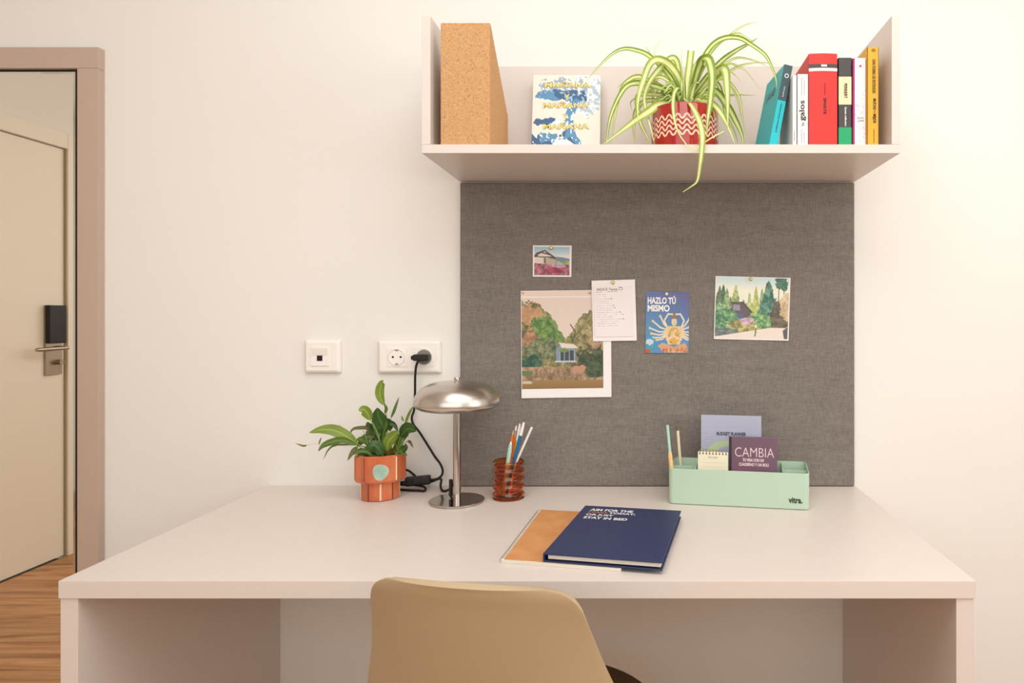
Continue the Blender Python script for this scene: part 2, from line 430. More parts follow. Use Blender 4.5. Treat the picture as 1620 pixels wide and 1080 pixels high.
bm = rod((XL + .006, -1.605, 1.012), (XL + .06, -1.605, 1.012), .010); tube([Vector((XL + .06, -1.612, 1.012)), Vector((XL + .06, -1.445, 1.010))], .009, 14, bm)
obj('door_handle', bm, M_steel, pl_, world=True)
obj('thumb_turn', rod((XL + .006, -1.615, .945), (XL + .03, -1.615, .945), .013), M_steel, pl_, world=True)

# ------------------------------------------------------------------ wall mirror
mi = thing('wall_mirror', 'tall framed mirror on the wall left of the desk, reflecting a cream door', 'mirror', (-1.585, -.01, 0))
x0, x1, zt = -1.87, -1.302, 1.808
fw = .051; y0 = -.0205
for nm, b in (('frame_rail', (x0, x1, y0, -.001, zt - fw, zt)), ('frame_rail', (x0, x1, y0, -.001, 0, fw)),
              ('frame_stile', (x1 - fw, x1, y0, -.001, fw, zt - fw)), ('frame_stile', (x0, x0 + fw, y0, -.001, fw, zt - fw))):
    obj(nm, BOX(*b, bev=.0015), M_frame, mi, world=True)
obj('mirror_backing', BOX(x0 + .01, x1 - .01, -.006, -.001, .01, zt - .01), M_dark, mi, world=True)
gx0, gx1, gz0, gz1 = x0 + fw + .002, x1 - fw - .0125, fw + .0005, zt - fw - .0035
bm = BOX(gx1 + .0003, x1 - fw - .0002, -.0105, -.0062, fw, zt - fw); box(bm, x0 + fw, gx1, -.0105, -.0062, gz1 + .0003, zt - fw - .0002); box(bm, x0 + fw + .0002, gx0 - .0003, -.0105, -.0062, fw, gz1)
obj('rubber_seal', bm, M_dark, mi, world=True)
bm = bmesh.new(); e = .0062
A = [bm.verts.new(p) for p in ((gx0 + e, -.0085, gz0 + e), (gx1 - e, -.0085, gz0 + e), (gx1 - e, -.0085, gz1 - e), (gx0 + e, -.0085, gz1 - e))]
bm.faces.new(A); bmesh.ops.extrude_face_region(bm, geom=bm.faces[:]); 
for v in A: v.co.y = -.0085
for v in bm.verts:
    if v not in A: v.co.y = -.0062
obj('mirror_glass', bm, M_mirror, mi, world=True)
bm = bmesh.new()
o_ = [bm.verts.new(p) for p in ((gx0, -.0075, gz0), (gx1, -.0075, gz0), (gx1, -.0075, gz1), (gx0, -.0075, gz1))]
i_ = [bm.verts.new(p) for p in ((gx0 + e, -.0086, gz0 + e), (gx1 - e, -.0086, gz0 + e), (gx1 - e, -.0086, gz1 - e), (gx0 + e, -.0086, gz1 - e))]
for k in range(4):
    j = (k + 1) % 4; bm.faces.new((o_[k], o_[j], i_[j], i_[k]))
obj('bevelled_edge', bm, M_bevel, mi, world=True)

# ------------------------------------------------------------------ desk
dx0, dx1, dyf = -.904, .5215, -.600
dk = thing('desk', 'wide beige laminate desk with slab side panels against the wall', 'desk', ((dx0 + dx1) / 2, -.3, 0))
obj('desktop', BOX(dx0, dx1, dyf, -.0012, .7225, .75, bev=.0009), M_lam, dk, world=True)
obj('side_panel', BOX(dx0 + .001, dx0 + .0285, dyf + .003, -.0012, 0, .7223, bev=.0006), M_lam, dk, world=True)
obj('side_panel', BOX(dx1 - .0295, dx1 - .002, dyf + .003, -.0012, 0, .7223, bev=.0006), M_lam, dk, world=True)
# ------------------------------------------------------------------ pinboard
pbx0, pbx1, pbz1 = -.4355, .5175, 1.4845
pb = thing('pinboard', 'large grey-brown fabric pinboard between the desk and the shelf', 'pinboard', ((pbx0 + pbx1) / 2, -.006, .7505))
obj('felt_panel', BOX(pbx0, pbx1, -.0125, -.0015, .7508, pbz1, bev=.004, seg=3), M_felt, pb, world=True)
# ------------------------------------------------------------------ wall shelf
sy = -.2915; sx0, sx1, sz0, sz1, st = -.4385, .5215, 1.488, 1.7638, .0175
zs = 1.5055
sh = thing('wall_shelf', 'open-topped beige wall shelf box above the pinboard', 'shelf', ((sx0 + sx1) / 2, -.15, sz0))
obj('shelf_board', BOX(sx0 + .0002, sx1 - .0002, sy, -.0012, sz0, zs, bev=.0006), M_lam, sh, world=True)
obj('side_panel', BOX(sx0, sx0 + st, sy, -.0012, zs + .0002, sz1, bev=.0006), M_lam, sh, world=True)
obj('side_panel', BOX(sx1 - st, sx1, sy, -.0012, zs + .0002, sz1, bev=.0006), M_lam, sh, world=True)
obj('back_panel', BOX(sx0 + st + .0002, sx1 - st - .0002, -.014, -.0012, zs + .0002, sz1, bev=.0005), M_lam, sh, world=True)

# ------------------------------------------------------------------ wall outlets
def plate(name, label, px0, px1, py0, py1, cat):
    x0, x1 = (px0 - CX) / 650.6, (px1 - CX) / 650.6; z0, z1 = ZC - (py1 - CY) / 650.6, ZC - (py0 - CY) / 650.6
    t = thing(name, label, cat, ((x0 + x1) / 2, -.001, z0)); bm = bmesh.new(); y = -.0010
    rings = []
    for ins, yy in ((0, y), (0, y - .006), (.0045, y - .0115), (.008, y - .0125)):
        rings.append([bm.verts.new((a, yy, b)) for a, b in rrect(x0 + ins, x1 - ins, z0 + ins, z1 - ins, .005)])
    for A, B in zip(rings, rings[1:]):
        for i in range(len(A)):
            j = (i + 1) % len(A); bm.faces.new((A[i], A[j], B[j], B[i]))
    bm.faces.new(rings[0]); bm.faces.new(rings[-1])
    obj('cover_plate', bm, M_white, t, world=True, smooth=50)
    return t, x0, x1, z0, z1
M_shade = mat('off white plastic', (238, 228, 216), .45)
M_hole = mat('black hole', (14, 12, 10), .7)
t, x0, x1, z0, z1 = plate('network_socket', 'square white wall plate with one small black data port', 484.5, 541, 537, 589.5, 'wall socket')
xc, zc = (x0 + x1) / 2 - .0035, (z0 + z1) / 2
obj('insert', BOX(xc - .0225, xc + .0225, -.0155, -.012, zc - .0235, zc + .0235, bev=.001), M_white, t, world=True)
obj('dust_cover', BOX(xc - .019, xc + .019, -.0165, -.015, zc + .003, zc + .020, bev=.0006), M_shade, t, world=True)
obj('data_port', BOX(xc - .0065, xc + .0065, -.0162, -.015, zc - .0105, zc + .0025), M_hole, t, world=True)
obj('seam', BOX(xc - .017, xc + .017, -.0160, -.015, zc - .0220, zc - .0212), M_shade, t, world=True)
t, x0, x1, z0, z1 = plate('power_socket', 'white double wall socket plate behind the lamp, black plug in its right outlet', 600, 699, 538, 590, 'wall socket')
zc = (z0 + z1) / 2
plugx = None
for cxp in (628.0, 671.5):
    xc = (cxp - CX) * (D - .014) / F
    ins = obj('insert', BOX(xc - .0235, xc + .0235, -.0152, -.012, zc - .0235, zc + .0235, bev=.001), M_white, t, world=True)
    RM = Matrix.Translation((xc, -.0152, zc)) @ Matrix.Rotation(R(90), 4, 'X')
    # raised ring around a shallow well
    obj('socket_well', lathe([(.0205, 0), (.0205, .0012), (.0190, .0020), (.0182, .0010), (.0176, -.0005), (0, -.0005)], 40, RM), M_white, ins, world=True)
    for s in (-1, 1):
        obj('pin_hole', lathe([(0, 0), (.0026, 0), (.0026, .0006), (0, .0006)], 16, Matrix.Translation((xc + s * .0095, -.0149, zc)) @ Matrix.Rotation(R(90), 4, 'X')), M_hole, ins, world=True)
        obj('earth_clip', BOX(xc - .0035, xc + .0035, -.0172, -.0149, zc + s * .0165 - .0016, zc + s * .0165 + .0016, bev=.0004), M_steel, ins, world=True)
    plugx = xc
plugz = zc

# ------------------------------------------------------------------ leaf builders
def ribbon(pts, wid, fold=.25, k=6, twist=0, face=Vector((0, -1, .15)), prof=None, blunt=False):
    sp = spline(pts, k); N = len(sp); bm = bmesh.new(); uvl = bm.loops.layers.uv.new('UVMap'); rows = []
    for i, p in enumerate(sp):
        t = (sp[min(i + 1, N - 1)] - sp[max(i - 1, 0)]).normalized(); s = i / (N - 1)
        fdir = Matrix.Rotation(twist * s, 3, t) @ face
        side = t.cross(fdir)
        side = side.normalized() if side.length > 1e-4 else Vector((1, 0, 0))
        n = side.cross(t).normalized()
        w_ = wid * (prof(s) if prof else 1)
        rows.append([bm.verts.new(p + side * a * w_ / 2 + n * (abs(a) * fold * w_ / 2)) for a in (-1, -.5, 0, .5, 1)])
    for i in range(N - 1):
        for j in range(4):
            f = bm.faces.new((rows[i][j], rows[i][j + 1], rows[i + 1][j + 1], rows[i + 1][j]))
            for l, (u, v) in zip(f.loops, ((j / 4, i), (j / 4 + .25, i), (j / 4 + .25, i + 1), (j / 4, i + 1))): l[uvl].uv = (u, v / N)
    return bm
def soft_prof(s): return min(1, .35 + 3 * s) * (1 - max(0, (s - .35) / .65) ** 1.6) * .98 + .02
def blade_prof(s): return max(.02, math.sin(math.pi * min(1, s ** .8)) ** .75)
def leafobj(bm, m, root, name='leaf'):
    me = bpy.data.meshes.new(name); bm.transform(W[root].inverted()); bm.to_mesh(me); bm.free(); me.materials.append(m)
    me.polygons.foreach_set('use_smooth', [True] * len(me.polygons))
    o = bpy.data.objects.new(name, me); C.objects.link(o); o.parent = root; W[o] = W[root]; return o

# ================================================================== things on the shelf
# ---- cork magazine file
d1 = 1.3775; fy = d1 - D; fx0, fx1 = (697 - CX) * d1 / F, (775 - CX) * d1 / F; fz = ZC + (CY - 36) * d1 / F; fb = -.092
mf = thing('magazine_file', 'tall cork magazine file at the left end of the wall shelf', 'magazine file', ((fx0 + fx1) / 2, (fy + fb) / 2, zs))
bz = zs + .0004; lowz = 1.622; tk = .003
obj('front_panel', BOX(fx0, fx1, fy, fy + tk, bz, fz, bev=.0012), M_cork, mf, world=True)
for a in (fx0 + .0004, fx1 - tk - .0004):
    b_ = prism([(fy + tk, bz + tk), (fb - tk, bz + tk), (fb - tk, lowz), (fb - .012, lowz + .004), (fy + .012, fz - .002), (fy + tk, fz)], 'x', a, a + tk)
    obj('side_panel', b_, M_cork, mf, world=True)
obj('back_panel', BOX(fx0 + .0004, fx1 - .0004, fb - tk, fb, bz, lowz, bev=.0008), M_cork, mf, world=True)
obj('base_panel', BOX(fx0 + .0004, fx1 - .0004, fy + tk, fb - tk, bz, bz + tk), M_cork, mf, world=True)

# ---- books: built in a local frame (x thickness, y depth, z height), spine at y=0 facing the room
def frame_m(loc, yaw=0, lean=0, pitch=0):
    return Matrix.Translation(loc) @ Matrix.Rotation(R(yaw), 4, 'Z') @ Matrix.Rotation(R(lean), 4, 'Y') @ Matrix.Rotation(R(pitch), 4, 'X')
def book(name, label, M, t, dep, h, cov, group=None, ct=.0012, round_=.0, page=None, cat='book'):
    o = thing(name, label, cat, M, group)
    bm = BOX(0, ct, 0, dep, 0, h, bev=.0003, seg=1); box(bm, t - ct, t, 0, dep, 0, h, bev=.0003, seg=1)
    if round_:
        n = 8; out = [(t * i / n, -round_ * math.sin(math.pi * i / n)) for i in range(n + 1)]
        out += [(t, ct * 1.2), (0, ct * 1.2)]
        join(bm, prism(out, 'z', 0, h))
    else: box(bm, 0, t, 0, ct, 0, h, bev=.0003, seg=1)
    obj('cover', bm, cov, o)
    obj('page_block', BOX(ct, t - ct, ct + .0005, dep - .002, .0015, h - .0015), page or M_page, o)
    return o
def spine_q(M, t, h, y=-.0002, x0=0.):
    return [M @ Vector(p) for p in ((x0, y, h), (t, y, h), (t, y, 0), (x0, y, 0))]
def band(name, q, v0, v1, m, parent, u0=0., u1=1., off=.0002, th=.0003):
    n = qn(q); n = n if n.dot(Vector((0, -D, ZC)) - q[0]) > 0 else -n
    qq = [bil(q, u0, v0) + n * off, bil(q, u1, v0) + n * off, bil(q, u1, v1) + n * off, bil(q, u0, v1) + n * off]
    return quadslab(qq, th, parent, name, m)
def bookx(px0, px1, pyt, d):
    x0, x1 = (px0 - CX) * d / F, (px1 - CX) * d / F
    return x0, x1 - x0, ZC + (CY - pyt) * d / F - zs - .0006
db = 1.388; by = db - D
ZS = zs + .0004
GB = 'books standing at the right end of the shelf'
M_red = mat('red book cloth', (220, 50, 44), .5); M_yel = mat('yellow book cover', (226, 170, 44), .5)
M_char = mat('charcoal cover', (72, 68, 66), .5); M_cream = mat('cream band', (244, 224, 176), .55); M_grn = mat('green band', (32, 160, 100), .5)
M_mag = mat('magenta cover', (176, 34, 110), .45); M_pale = mat('pale pink cover', (246, 232, 234), .5); M_bkw = mat('white book cover', (232, 228, 224), .5)
M_teal = mat('teal cover', (24, 176, 182), .45); M_tealb = mat('bright turquoise spine', (28, 186, 196), .45); M_slate = mat('slate band', (62, 84, 88), .5)
# red thick book
x, t_, h = bookx(1279.5, 1324.5, 85, db); Mx = frame_m((x, by, ZS))
b = book('book', 'thick red book with black title and a grey and white band', Mx, t_, .118, h, M_red, GB, round_=.003)
q = spine_q(Mx, t_, h, -.0033); hh = 1 / (229 - 85 + 6.)
def curved(name, v0, v1, m, par):
    n = 8; bmx = bmesh.new(); A = []; B = []
    for i in range(n + 1):
        xx = t_ * i / n; yy = -.0034 - .003 * math.sin(math.pi * i / n) + .003
        A.append(bmx.verts.new((xx, yy, h * (1 - v0)))); B.append(bmx.verts.new((xx, yy, h * (1 - v1))))
    for i in range(n): bmx.faces.new((A[i], B[i], B[i + 1], A[i + 1]))
    return obj(name, bmx, m, par)
curved('title_band', 17 * hh, 23 * hh, M_char, b); curved('title_band', 23.5 * hh, 28.5 * hh, M_bkw, b)
qq = [p + Vector((0, -.0004, 0)) for p in q]
text('SPARTE', qq, (.50, 72 * hh, .60, 98 * hh), M_ink, b, rot=1, bold=.02)
band('author_line', qq, 48 * hh, 67 * hh, M_ink, b, .545, .56)
band('emblem', qq, 18.3 * hh, 21.6 * hh, M_wpaper, b, .42, .62)
# two white books
x, t_, h = bookx(1261, 1278.8, 117, db); Mx = frame_m((x, by, ZS))
b = book('book', 'white book beside the red one, galos lettered up its spine', Mx, t_, .115, h, M_bkw, GB)
q = spine_q(Mx, t_, h, -.0004); hh = 1 / (229 - 117 + 6.)
text('galos', q, (.18, 43 * hh, .80, 76 * hh), M_ink, b, rot=-1, bold=.012)
text('los', q, (.36, 79 * hh, .62, 84 * hh), M_ink, b, rot=-1)
for u, v0, v1 in ((.38, 6, 36), (.62, 10, 34), (.38, 90, 112), (.6, 94, 112)): band('print_line', q, v0 * hh, v1 * hh, mat('grey print', (176, 170, 166), .6), b, u, u + .05, off=.0001, th=.0001)
x, t_, h = bookx(1253.6, 1260.3, 119, db); Mx = frame_m((x, by, ZS))
b = book('book', 'slim white book between the leaning turquoise book and the galos book', Mx, t_, .125, h, M_bkw, GB, ct=.0008)
q = spine_q(Mx, t_, h, -.0003)
band('print_line', q, .78, .92, M_ink, b, .42, .5, off=.0001, th=.0001)
# dark object low behind the leaning book: a black bookend foot seen in the gap
# charcoal / cream / green book
x, t_, h = bookx(1326.3, 1347.3, 91, db); Mx = frame_m((x, by, ZS))
b = book('book', 'charcoal book with cream title label and green foot band', Mx, t_, .118, h, M_char, GB)
q = spine_q(Mx, t_, h, -.0003); hh = 1 / (229 - 91 + 6.)
band('label_band', q, 31 * hh, 76 * hh, M_cream, b, .02, .98); band('foot_band', q, 113 * hh, .998, M_grn, b, .01, .99)
q2 = spine_q(Mx, t_, h, -.0009)
text('PERRIERT', q2, (.42, 42 * hh, .66, 66 * hh), M_ink, b, rot=1, bold=.02)
text('Queen collection', q2, (.44, 80 * hh, .62, 111 * hh), M_winkl, b, rot=1, bold=.02)
# pale pink book with magenta edge
x, t_, h = bookx(1348.3, 1369.3, 92, db + .004); Mx = frame_m((x, by + .004, ZS))
b = book('book', 'pale pink patterned book with magenta edge and one magenta dot', Mx, t_, .120, h, M_mag, GB)
q = spine_q(Mx, t_, h, -.0003); cv = Canvas(26, 150, (246, 232, 234)); rg = np.random.RandomState(3)
for k in range(26):
    a_, b_ = rg.rand(), .18 + .8 * rg.rand()
    cv.fill(cv.line([(a_, b_), (a_ + rg.uniform(-.25, .25), b_ + rg.uniform(-.03, .03))], .07, 7), (206, 176, 196), .7)
cv.fill(cv.ell(.52, .09, .11, .016), (214, 30, 104))
q3 = [bil(q, .18, -.002), bil(q, 1, -.002), bil(q, 1, 1), bil(q, .18, 1)]
printed('printed_spine', cv.a, q3, b, off=.0002)
text('PRONTO', q, (.36, .665, .86, .684), M_ink, b, off=.0006); text('TURNER', q, (.36, .695, .86, .714), M_ink, b, off=.0006)
# yellow book
x, t_, h = bookx(1372.3, 1390.2, 74, db - .004); Mx = frame_m((x, by - .004, ZS))
b = book('book', 'tall yellow paperback, rightmost on the shelf, with black lettering', Mx, t_, .120, h, M_yel, GB)
q = spine_q(Mx, t_, h, -.0004)
M_brown = mat('brown ink', (110, 84, 30), .6)
text('UNA FORMA DE ENTENDER', q, (.42, .125, .72, .47), M_brown, b, rot=1, bold=.03)
text('MUCHO + MEJOR', q, (.42, .52, .76, .77), M_ink, b, rot=1, bold=.03)
text('O', q, (.36, .02, .7, .05), M_brown, b, bold=.04); band('publisher_line', q, .83, .97, M_brown, b, .55, .6, th=.0001)
# leaning turquoise book
dt = 1.40; p0 = P(1215.5, 235.2, dt); p1 = P(1241.8, 101.5, dt); v = p1 - p0; lean = math.degrees(math.atan2(v.x, v.z)); h = math.hypot(v.x, v.z)
Mx = frame_m((p0.x, dt - D, ZS + .0003), yaw=6, lean=lean); t_ = .0178
b = book('book', 'turquoise book leaning to the right against the white books', Mx, t_, .125, h, M_teal, GB)
q = spine_q(Mx, t_, h, -.0003)
band('spine_cloth', q, .425, .998, M_tealb, b); band('head_band', q, .003, .425, M_slate, b)
q2 = spine_q(Mx, t_, h, -.0009)
bm = bmesh.new(); cc = bil(q2, .5, .13)
tor = lathe([(.0032, -.0001), (.0046, -.0001), (.0046, .0001), (.0032, .0001), (.0032, -.0001)], 8, Matrix.Translation(cc) @ Mx.to_3x3().to_4x4() @ Matrix.Rotation(R(90), 4, 'X'))
obj('emblem', tor, M_winkl, b, world=True)
text('RAFAEL', q2, (.44, .25, .58, .38), M_winkl, b, rot=-1); text('la biblioteca de los sentidos', q2, (.40, .46, .58, .80), M_slate, b, rot=-1, bold=.02)
qc = [Mx @ Vector(p) for p in ((-.0003, .115, h - .01), (-.0003, .01, h - .01), (-.0003, .01, .01), (-.0003, .115, .01))]
text('SAAB', qc, (.12, .16, .75, .27), M_slate, b, bold=-.005)

# ---- paperback with wavy blue cover leaning on the shelf's back panel
wb, hb, tb = .1585, .226, .012
yb0 = -.085; zt_ = P(0, 121, 1.615).z; pitch = -math.degrees(math.acos(min(.999, (zt_ - ZS) / hb)))
xb = (842.5 - CX) * 1.60 / F
Mx = Matrix.Translation((xb, yb0, ZS + .0036)) @ Matrix.Rotation(R(pitch), 4, 'X')
pbk = thing('paperback', 'cream paperback with blue swirls and yellow outlined title, leaning upright on the shelf', 'book', Mx)
obj('cover', BOX(0, wb, 0, .0008, 0, hb, bev=.0002, seg=1), M_wpaper, pbk); bmx = BOX(0, wb, tb - .0008, tb, 0, hb); box(bmx, 0, .0008, .0009, tb - .0009, 0, hb)
obj('back_cover', bmx, M_wpaper, pbk); obj('page_block', BOX(.001, wb - .0015, .001, tb - .001, .001, hb - .001), M_page, pbk)
cv = Canvas(120, 170, (238, 226, 212)); n1 = cv.noise(14, 14, 5); n2 = cv.noise(40, 40, 8)
BL, BD, WH = (84, 140, 178), (54, 92, 134), (244, 246, 242)
cv.fill(cv.blob(.78, .22, .26, .24, 12, .7, 12), (228, 232, 232)); cv.fill(cv.blob(.8, .25, .24, .2, 22, .9, 16) & (n2 > .5), (176, 192, 204))
cv.fill(cv.blob(.42, .12, .36, .08, 31, .9, 14) & (n2 > .45), (150, 172, 190))
m = cv.blob(.36, .225, .30, .065, 15, .5, 9) | cv.blob(.62, .25, .16, .09, 19, .8, 9); cv.fill(m, BL); cv.fill(m & (n1 > .55), BD); cv.fill(m & (n2 > .72), (150, 190, 212))
m = (abs(cv.X - .6 - .06 * np.sin(cv.Y * 9)) < .07) & (cv.Y > .28) & (cv.Y < .72); cv.fill(m, BL); cv.fill(m & (n2 > .7), WH)
m = cv.blob(.2, .53, .18, .045, 27, 1.1, 12); cv.fill(m, BD); cv.fill(cv.blob(.36, .55, .1, .05, 29, 1., 12), WH)
m = cv.blob(.06, .82, .2, .16, 33, .6, 8) | cv.blob(.3, .72, .2, .09, 35, .9, 10) | cv.line([(.5, .66), (.66, .74), (.74, .92)], .11, 1.4)
cv.fill(m, BL); cv.fill(m & (n1 > .5), BD); cv.fill(m & (n2 > .74), WH); cv.fill(cv.blob(.08, .88, .12, .1, 39, .6), (36, 134, 150))
cv.fill(cv.blob(.44, .77, .13, .05, 41, .3), WH)
for k in range(60):
    a_, b_ = rg.rand(2); 
    if (a_ < .6 and b_ > .45) or a_ > .65 and b_ < .42: cv.fill(cv.ell(a_, b_, .012, .008), (190, 206, 212))
qf = [Mx @ Vector(p) for p in ((0, 0, hb), (wb, 0, hb), (wb, 0, 0), (0, 0, 0))]
printed('cover_print', cv.a, qf, pbk, off=.0003)
M_ttl = mat('yellow title ink', (244, 226, 120), .6); M_out = mat('title outline ink', (176, 158, 138), .6)
for k, (tx, u0, u1, v0) in enumerate((('MAÑANA', .17, .86, .072), ('Y', .46, .55, .215), ('MAÑANA', .15, .84, .30), ('Y', .44, .53, .44), ('MAÑANA', .16, .85, .535), ('Y MAÑANA', .14, .88, .80))):
    text(tx, qf, (u0, v0, u1, v0 + .075), M_out, pbk, bold=.07, off=.0006)
    text(tx, qf, (u0 + .006, v0 + .006, u1 - .006, v0 + .069), M_ttl, pbk, bold=.008, off=.001)

# ---- spider plant in a red pot with zigzag lines
px_, dpl = .0975, 1.50; pyc = dpl - D; rp = .0735
sp_ = thing('spider_plant', 'variegated spider plant spilling over a red pot with cream zigzags, on the shelf', 'potted plant', (px_, pyc, ZS))
M_rpot = mat('glossy red glaze', (176, 36, 28), .14, coat=.5, noise=(20, (164, 30, 24), (1, 1, .6), .3, .6))
rz = P(0, 161, 1.43).z - ZS
pm_ = [(0, 0), (rp * .9, 0), (rp * .96, .003), (rp, .012), (rp, rz - .003), (rp - .0015, rz), (rp - .004, rz), (rp - .005, rz - .004), (rp - .005, rz - .02), (0, rz - .02)]
obj('pot', lathe(pm_, 72), M_rpot, sp_)
obj('soil', lathe([(0, rz - .018), (rp - .006, rz - .018), (rp - .006, rz - .0185)], 32), M_soil, sp_)
M_zig = mat('cream zigzag glaze', (246, 206, 182), .3)
for k in range(4):
    z0 = P(0, 183.5 + 8.6 * k, 1.43).z - ZS; bm = bmesh.new(); N = 420; ring = []
    pts = []
    for i in range(N):
        a = 2 * math.pi * i / N; ph = (a * 24 / (2 * math.pi)) % 1; tri = abs(ph * 2 - 1) * 2 - 1; tri = math.copysign(abs(math.sin(tri * math.pi / 2)) ** .8, tri)
        pts.append((a, z0 + tri * .0046))
    V = []
    for i in range(N):
        a, z = pts[i]; a0, zz0 = pts[i - 1]; a1, zz1 = pts[(i + 1) % N]
        da = ((a1 - a0) % (2 * math.pi)) * rp; dz = zz1 - zz0; L = math.hypot(da, dz); nx_, nz_ = -dz / L, da / L; wd = .00195
        V.append([bm.verts.new(((rp + .0004) * math.cos(a + s * nx_ * wd / rp), (rp + .0004) * math.sin(a + s * nx_ * wd / rp), z + s * nz_ * wd)) for s in (-1, 1)])
    for i in range(N):
        j = (i + 1) % N; bm.faces.new((V[i][0], V[j][0], V[j][1], V[i][1]))
    obj('zigzag_line', bm, M_zig, sp_)
M_sl = leaf_mat('variegated leaf', (160, 184, 70), (244, 244, 182), .16, .32)
M_sl2 = leaf_mat('variegated leaf dark', (132, 162, 52), (236, 240, 168), .12, .26)
SL = [  # points in crop units (x/3.725+920, y/3.725+20), width px, depth at start / middle / end
 ([(600,520),(560,440),(500,350),(400,258),(330,225),(250,214),(180,245),(100,320),(20,412)], 22, (0,-.03,-.05)),
 ([(600,520),(580,400),(520,310),(450,278),(400,310),(365,400),(340,480),(330,560),(335,655)], 34, (0,-.05,-.10)),
 ([(590,520),(575,360),(560,285),(525,270),(460,330),(400,410),(370,500),(385,600),(410,690),(430,780)], 26, (0,-.03,-.07)),
 ([(590,520),(500,460),(420,430),(330,415),(260,440),(200,540),(165,640),(150,750),(155,800)], 26, (0,-.03,-.04)),
 ([(590,520),(480,440),(390,400),(340,378),(290,390),(240,440),(205,560),(185,700),(178,790)], 22, (.01,.03,.03)),
 ([(560,520),(460,540),(400,580),(330,625),(240,692),(120,780)], 36, (0,-.07,-.09)),
 ([(600,500),(520,400),(440,290),(400,235),(375,195)], 9, (0,.02,.03)),
 ([(590,500),(480,380),(430,250),(440,205),(470,145)], 6, (0,.03,.05)),
 ([(610,500),(596,400),(588,300),(592,208)], 7, (0,.02,.03)),
 ([(620,510),(680,380),(725,260),(780,185),(850,150),(930,152),(1000,190),(1080,250),(1120,320),(1145,390),(1150,450)], 24, (0,-.04,-.125)),
 ([(640,510),(700,360),(760,230),(830,160),(920,126),(970,148),(1042,186)], 17, (0,.0,-.02)),
 ([(620,510),(700,330),(790,200),(880,130),(950,80),(1045,50)], 14, (0,.01,.02)),
 ([(640,510),(720,400),(820,290),(900,230),(980,185),(1042,148)], 24, (0,-.03,-.05)),
 ([(640,500),(760,370),(850,300),(910,268),(980,273),(1060,300),(1112,332)], 11, (0,.03,.04)),
 ([(650,500),(800,400),(870,350),(950,310),(1060,296),(1180,306)], 13, (0,-.05,-.125)),
 ([(640,510),(690,330),(720,280),(750,285),(768,380),(758,520),(742,640),(738,735)], 42, (0,-.08,-.095)),
 ([(660,510),(760,390),(820,335),(848,350),(858,450),(862,560),(862,695)], 40, (0,-.07,-.09)),
 ([(650,520),(720,520),(780,545),(830,610),(870,690),(905,780)], 28, (0,-.07,-.08)),
 ([(660,510),(780,460),(860,550),(915,650),(945,720),(955,790)], 32, (0,-.03,-.04)),
 ([(650,500),(800,360),(880,420),(930,500),(945,600),(955,660),(985,770)], 12, (0,.02,.03)),
 ([(650,490),(780,340),(870,300),(950,330),(1010,395),(1062,462)], 9, (0,.04,.06)),
 ([(660,520),(760,492),(900,486),(1030,487)], 11, (0,.06,.08)),
 ([(560,500),(400,480),(330,500),(345,640),(380,720),(415,780)], 24, (0,.0,-.02)),
 ([(500,520),(380,520),(320,580),(308,680),(318,790)], 22, (.01,.04,.05)),
 ([(560,500),(440,470),(350,490),(295,520),(290,550),(302,585)], 7, (0,.03,.05)),
 ([(560,500),(430,440),(300,400),(240,420),(205,445)], 12, (0,.04,.05)),
 ([(660,500),(800,390),(870,355),(905,370),(945,412)], 10, (0,.03,.05)),
 ([(640,510),(700,440),(800,370),(870,305),(965,345)], 12, (0,.05,.06)),
 ([(600,520),(540,430),(470,380),(410,400),(370,470),(355,560)], 18, (0,-.02,-.04)),
 ([(610,510),(560,330),(540,290),(505,300),(440,400),(420,520),(430,640),(420,760)], 18, (0,.02,.02)),
 ([(650,510),(740,420),(800,420),(830,500),(850,600),(900,700),(925,780)], 20, (0,.03,.04)),
 ([(650,510),(760,400),(850,400),(900,470),(930,560),(935,640)], 10, (0,.04,.05)),
 ([(600,510),(630,430),(660,330),(690,270)], 26, (0,-.01,-.01)),
 ([(625,510),(660,420),(720,320),(750,260)], 22, (0,.01,.02)),
 ([(620,510),(700,420),(780,330),(840,300)], 20, (0,.02,.03)),
 ([(580,510),(560,420),(520,350),(470,290)], 20, (0,.01,.02)),
 ([(650,520),(700,480),(740,500),(770,560),(790,640)], 16, (0,-.03,-.07)),
 ([(560,520),(500,500),(450,520),(420,560)], 16, (0,.0,.0)),
]
random.seed(11)
def dcurve(n, a, b, c): return [a + (b - a) * min(1, 2 * i / (n - 1)) + (c - b) * max(0, 2 * i / (n - 1) - 1) for i in range(n)]
for k, (pts, wd, dd) in enumerate(SL):
    ds = dcurve(len(pts), *dd); P3 = []
    for (a, b_), e in zip(pts, ds):
        p = P(920 + a / 3.725, 20 + b_ / 3.725, dpl + e)
        p.z = max(p.z, ZS + .004); P3.append(p)
    n_ = len(P3)
    bm = ribbon(P3, wd / 3.725 * 1.5 / F * 1.35, .35, 5, twist=random.uniform(-.35, .35), face=Vector((random.uniform(-.15, .15), -1, random.uniform(-.3, .1))), prof=soft_prof)
    leafobj(bm, M_sl if k % 3 else M_sl2, sp_)
# upright leaf with a cut-off tip
leafobj(ribbon([P(920 + a / 3.725, 20 + b_ / 3.725, dpl - .02) for a, b_ in ((612, 515), (622, 410), (636, 310), (645, 225))], 42 / 3.725 * 1.48 / F, .3, 5), M_sl, sp_)
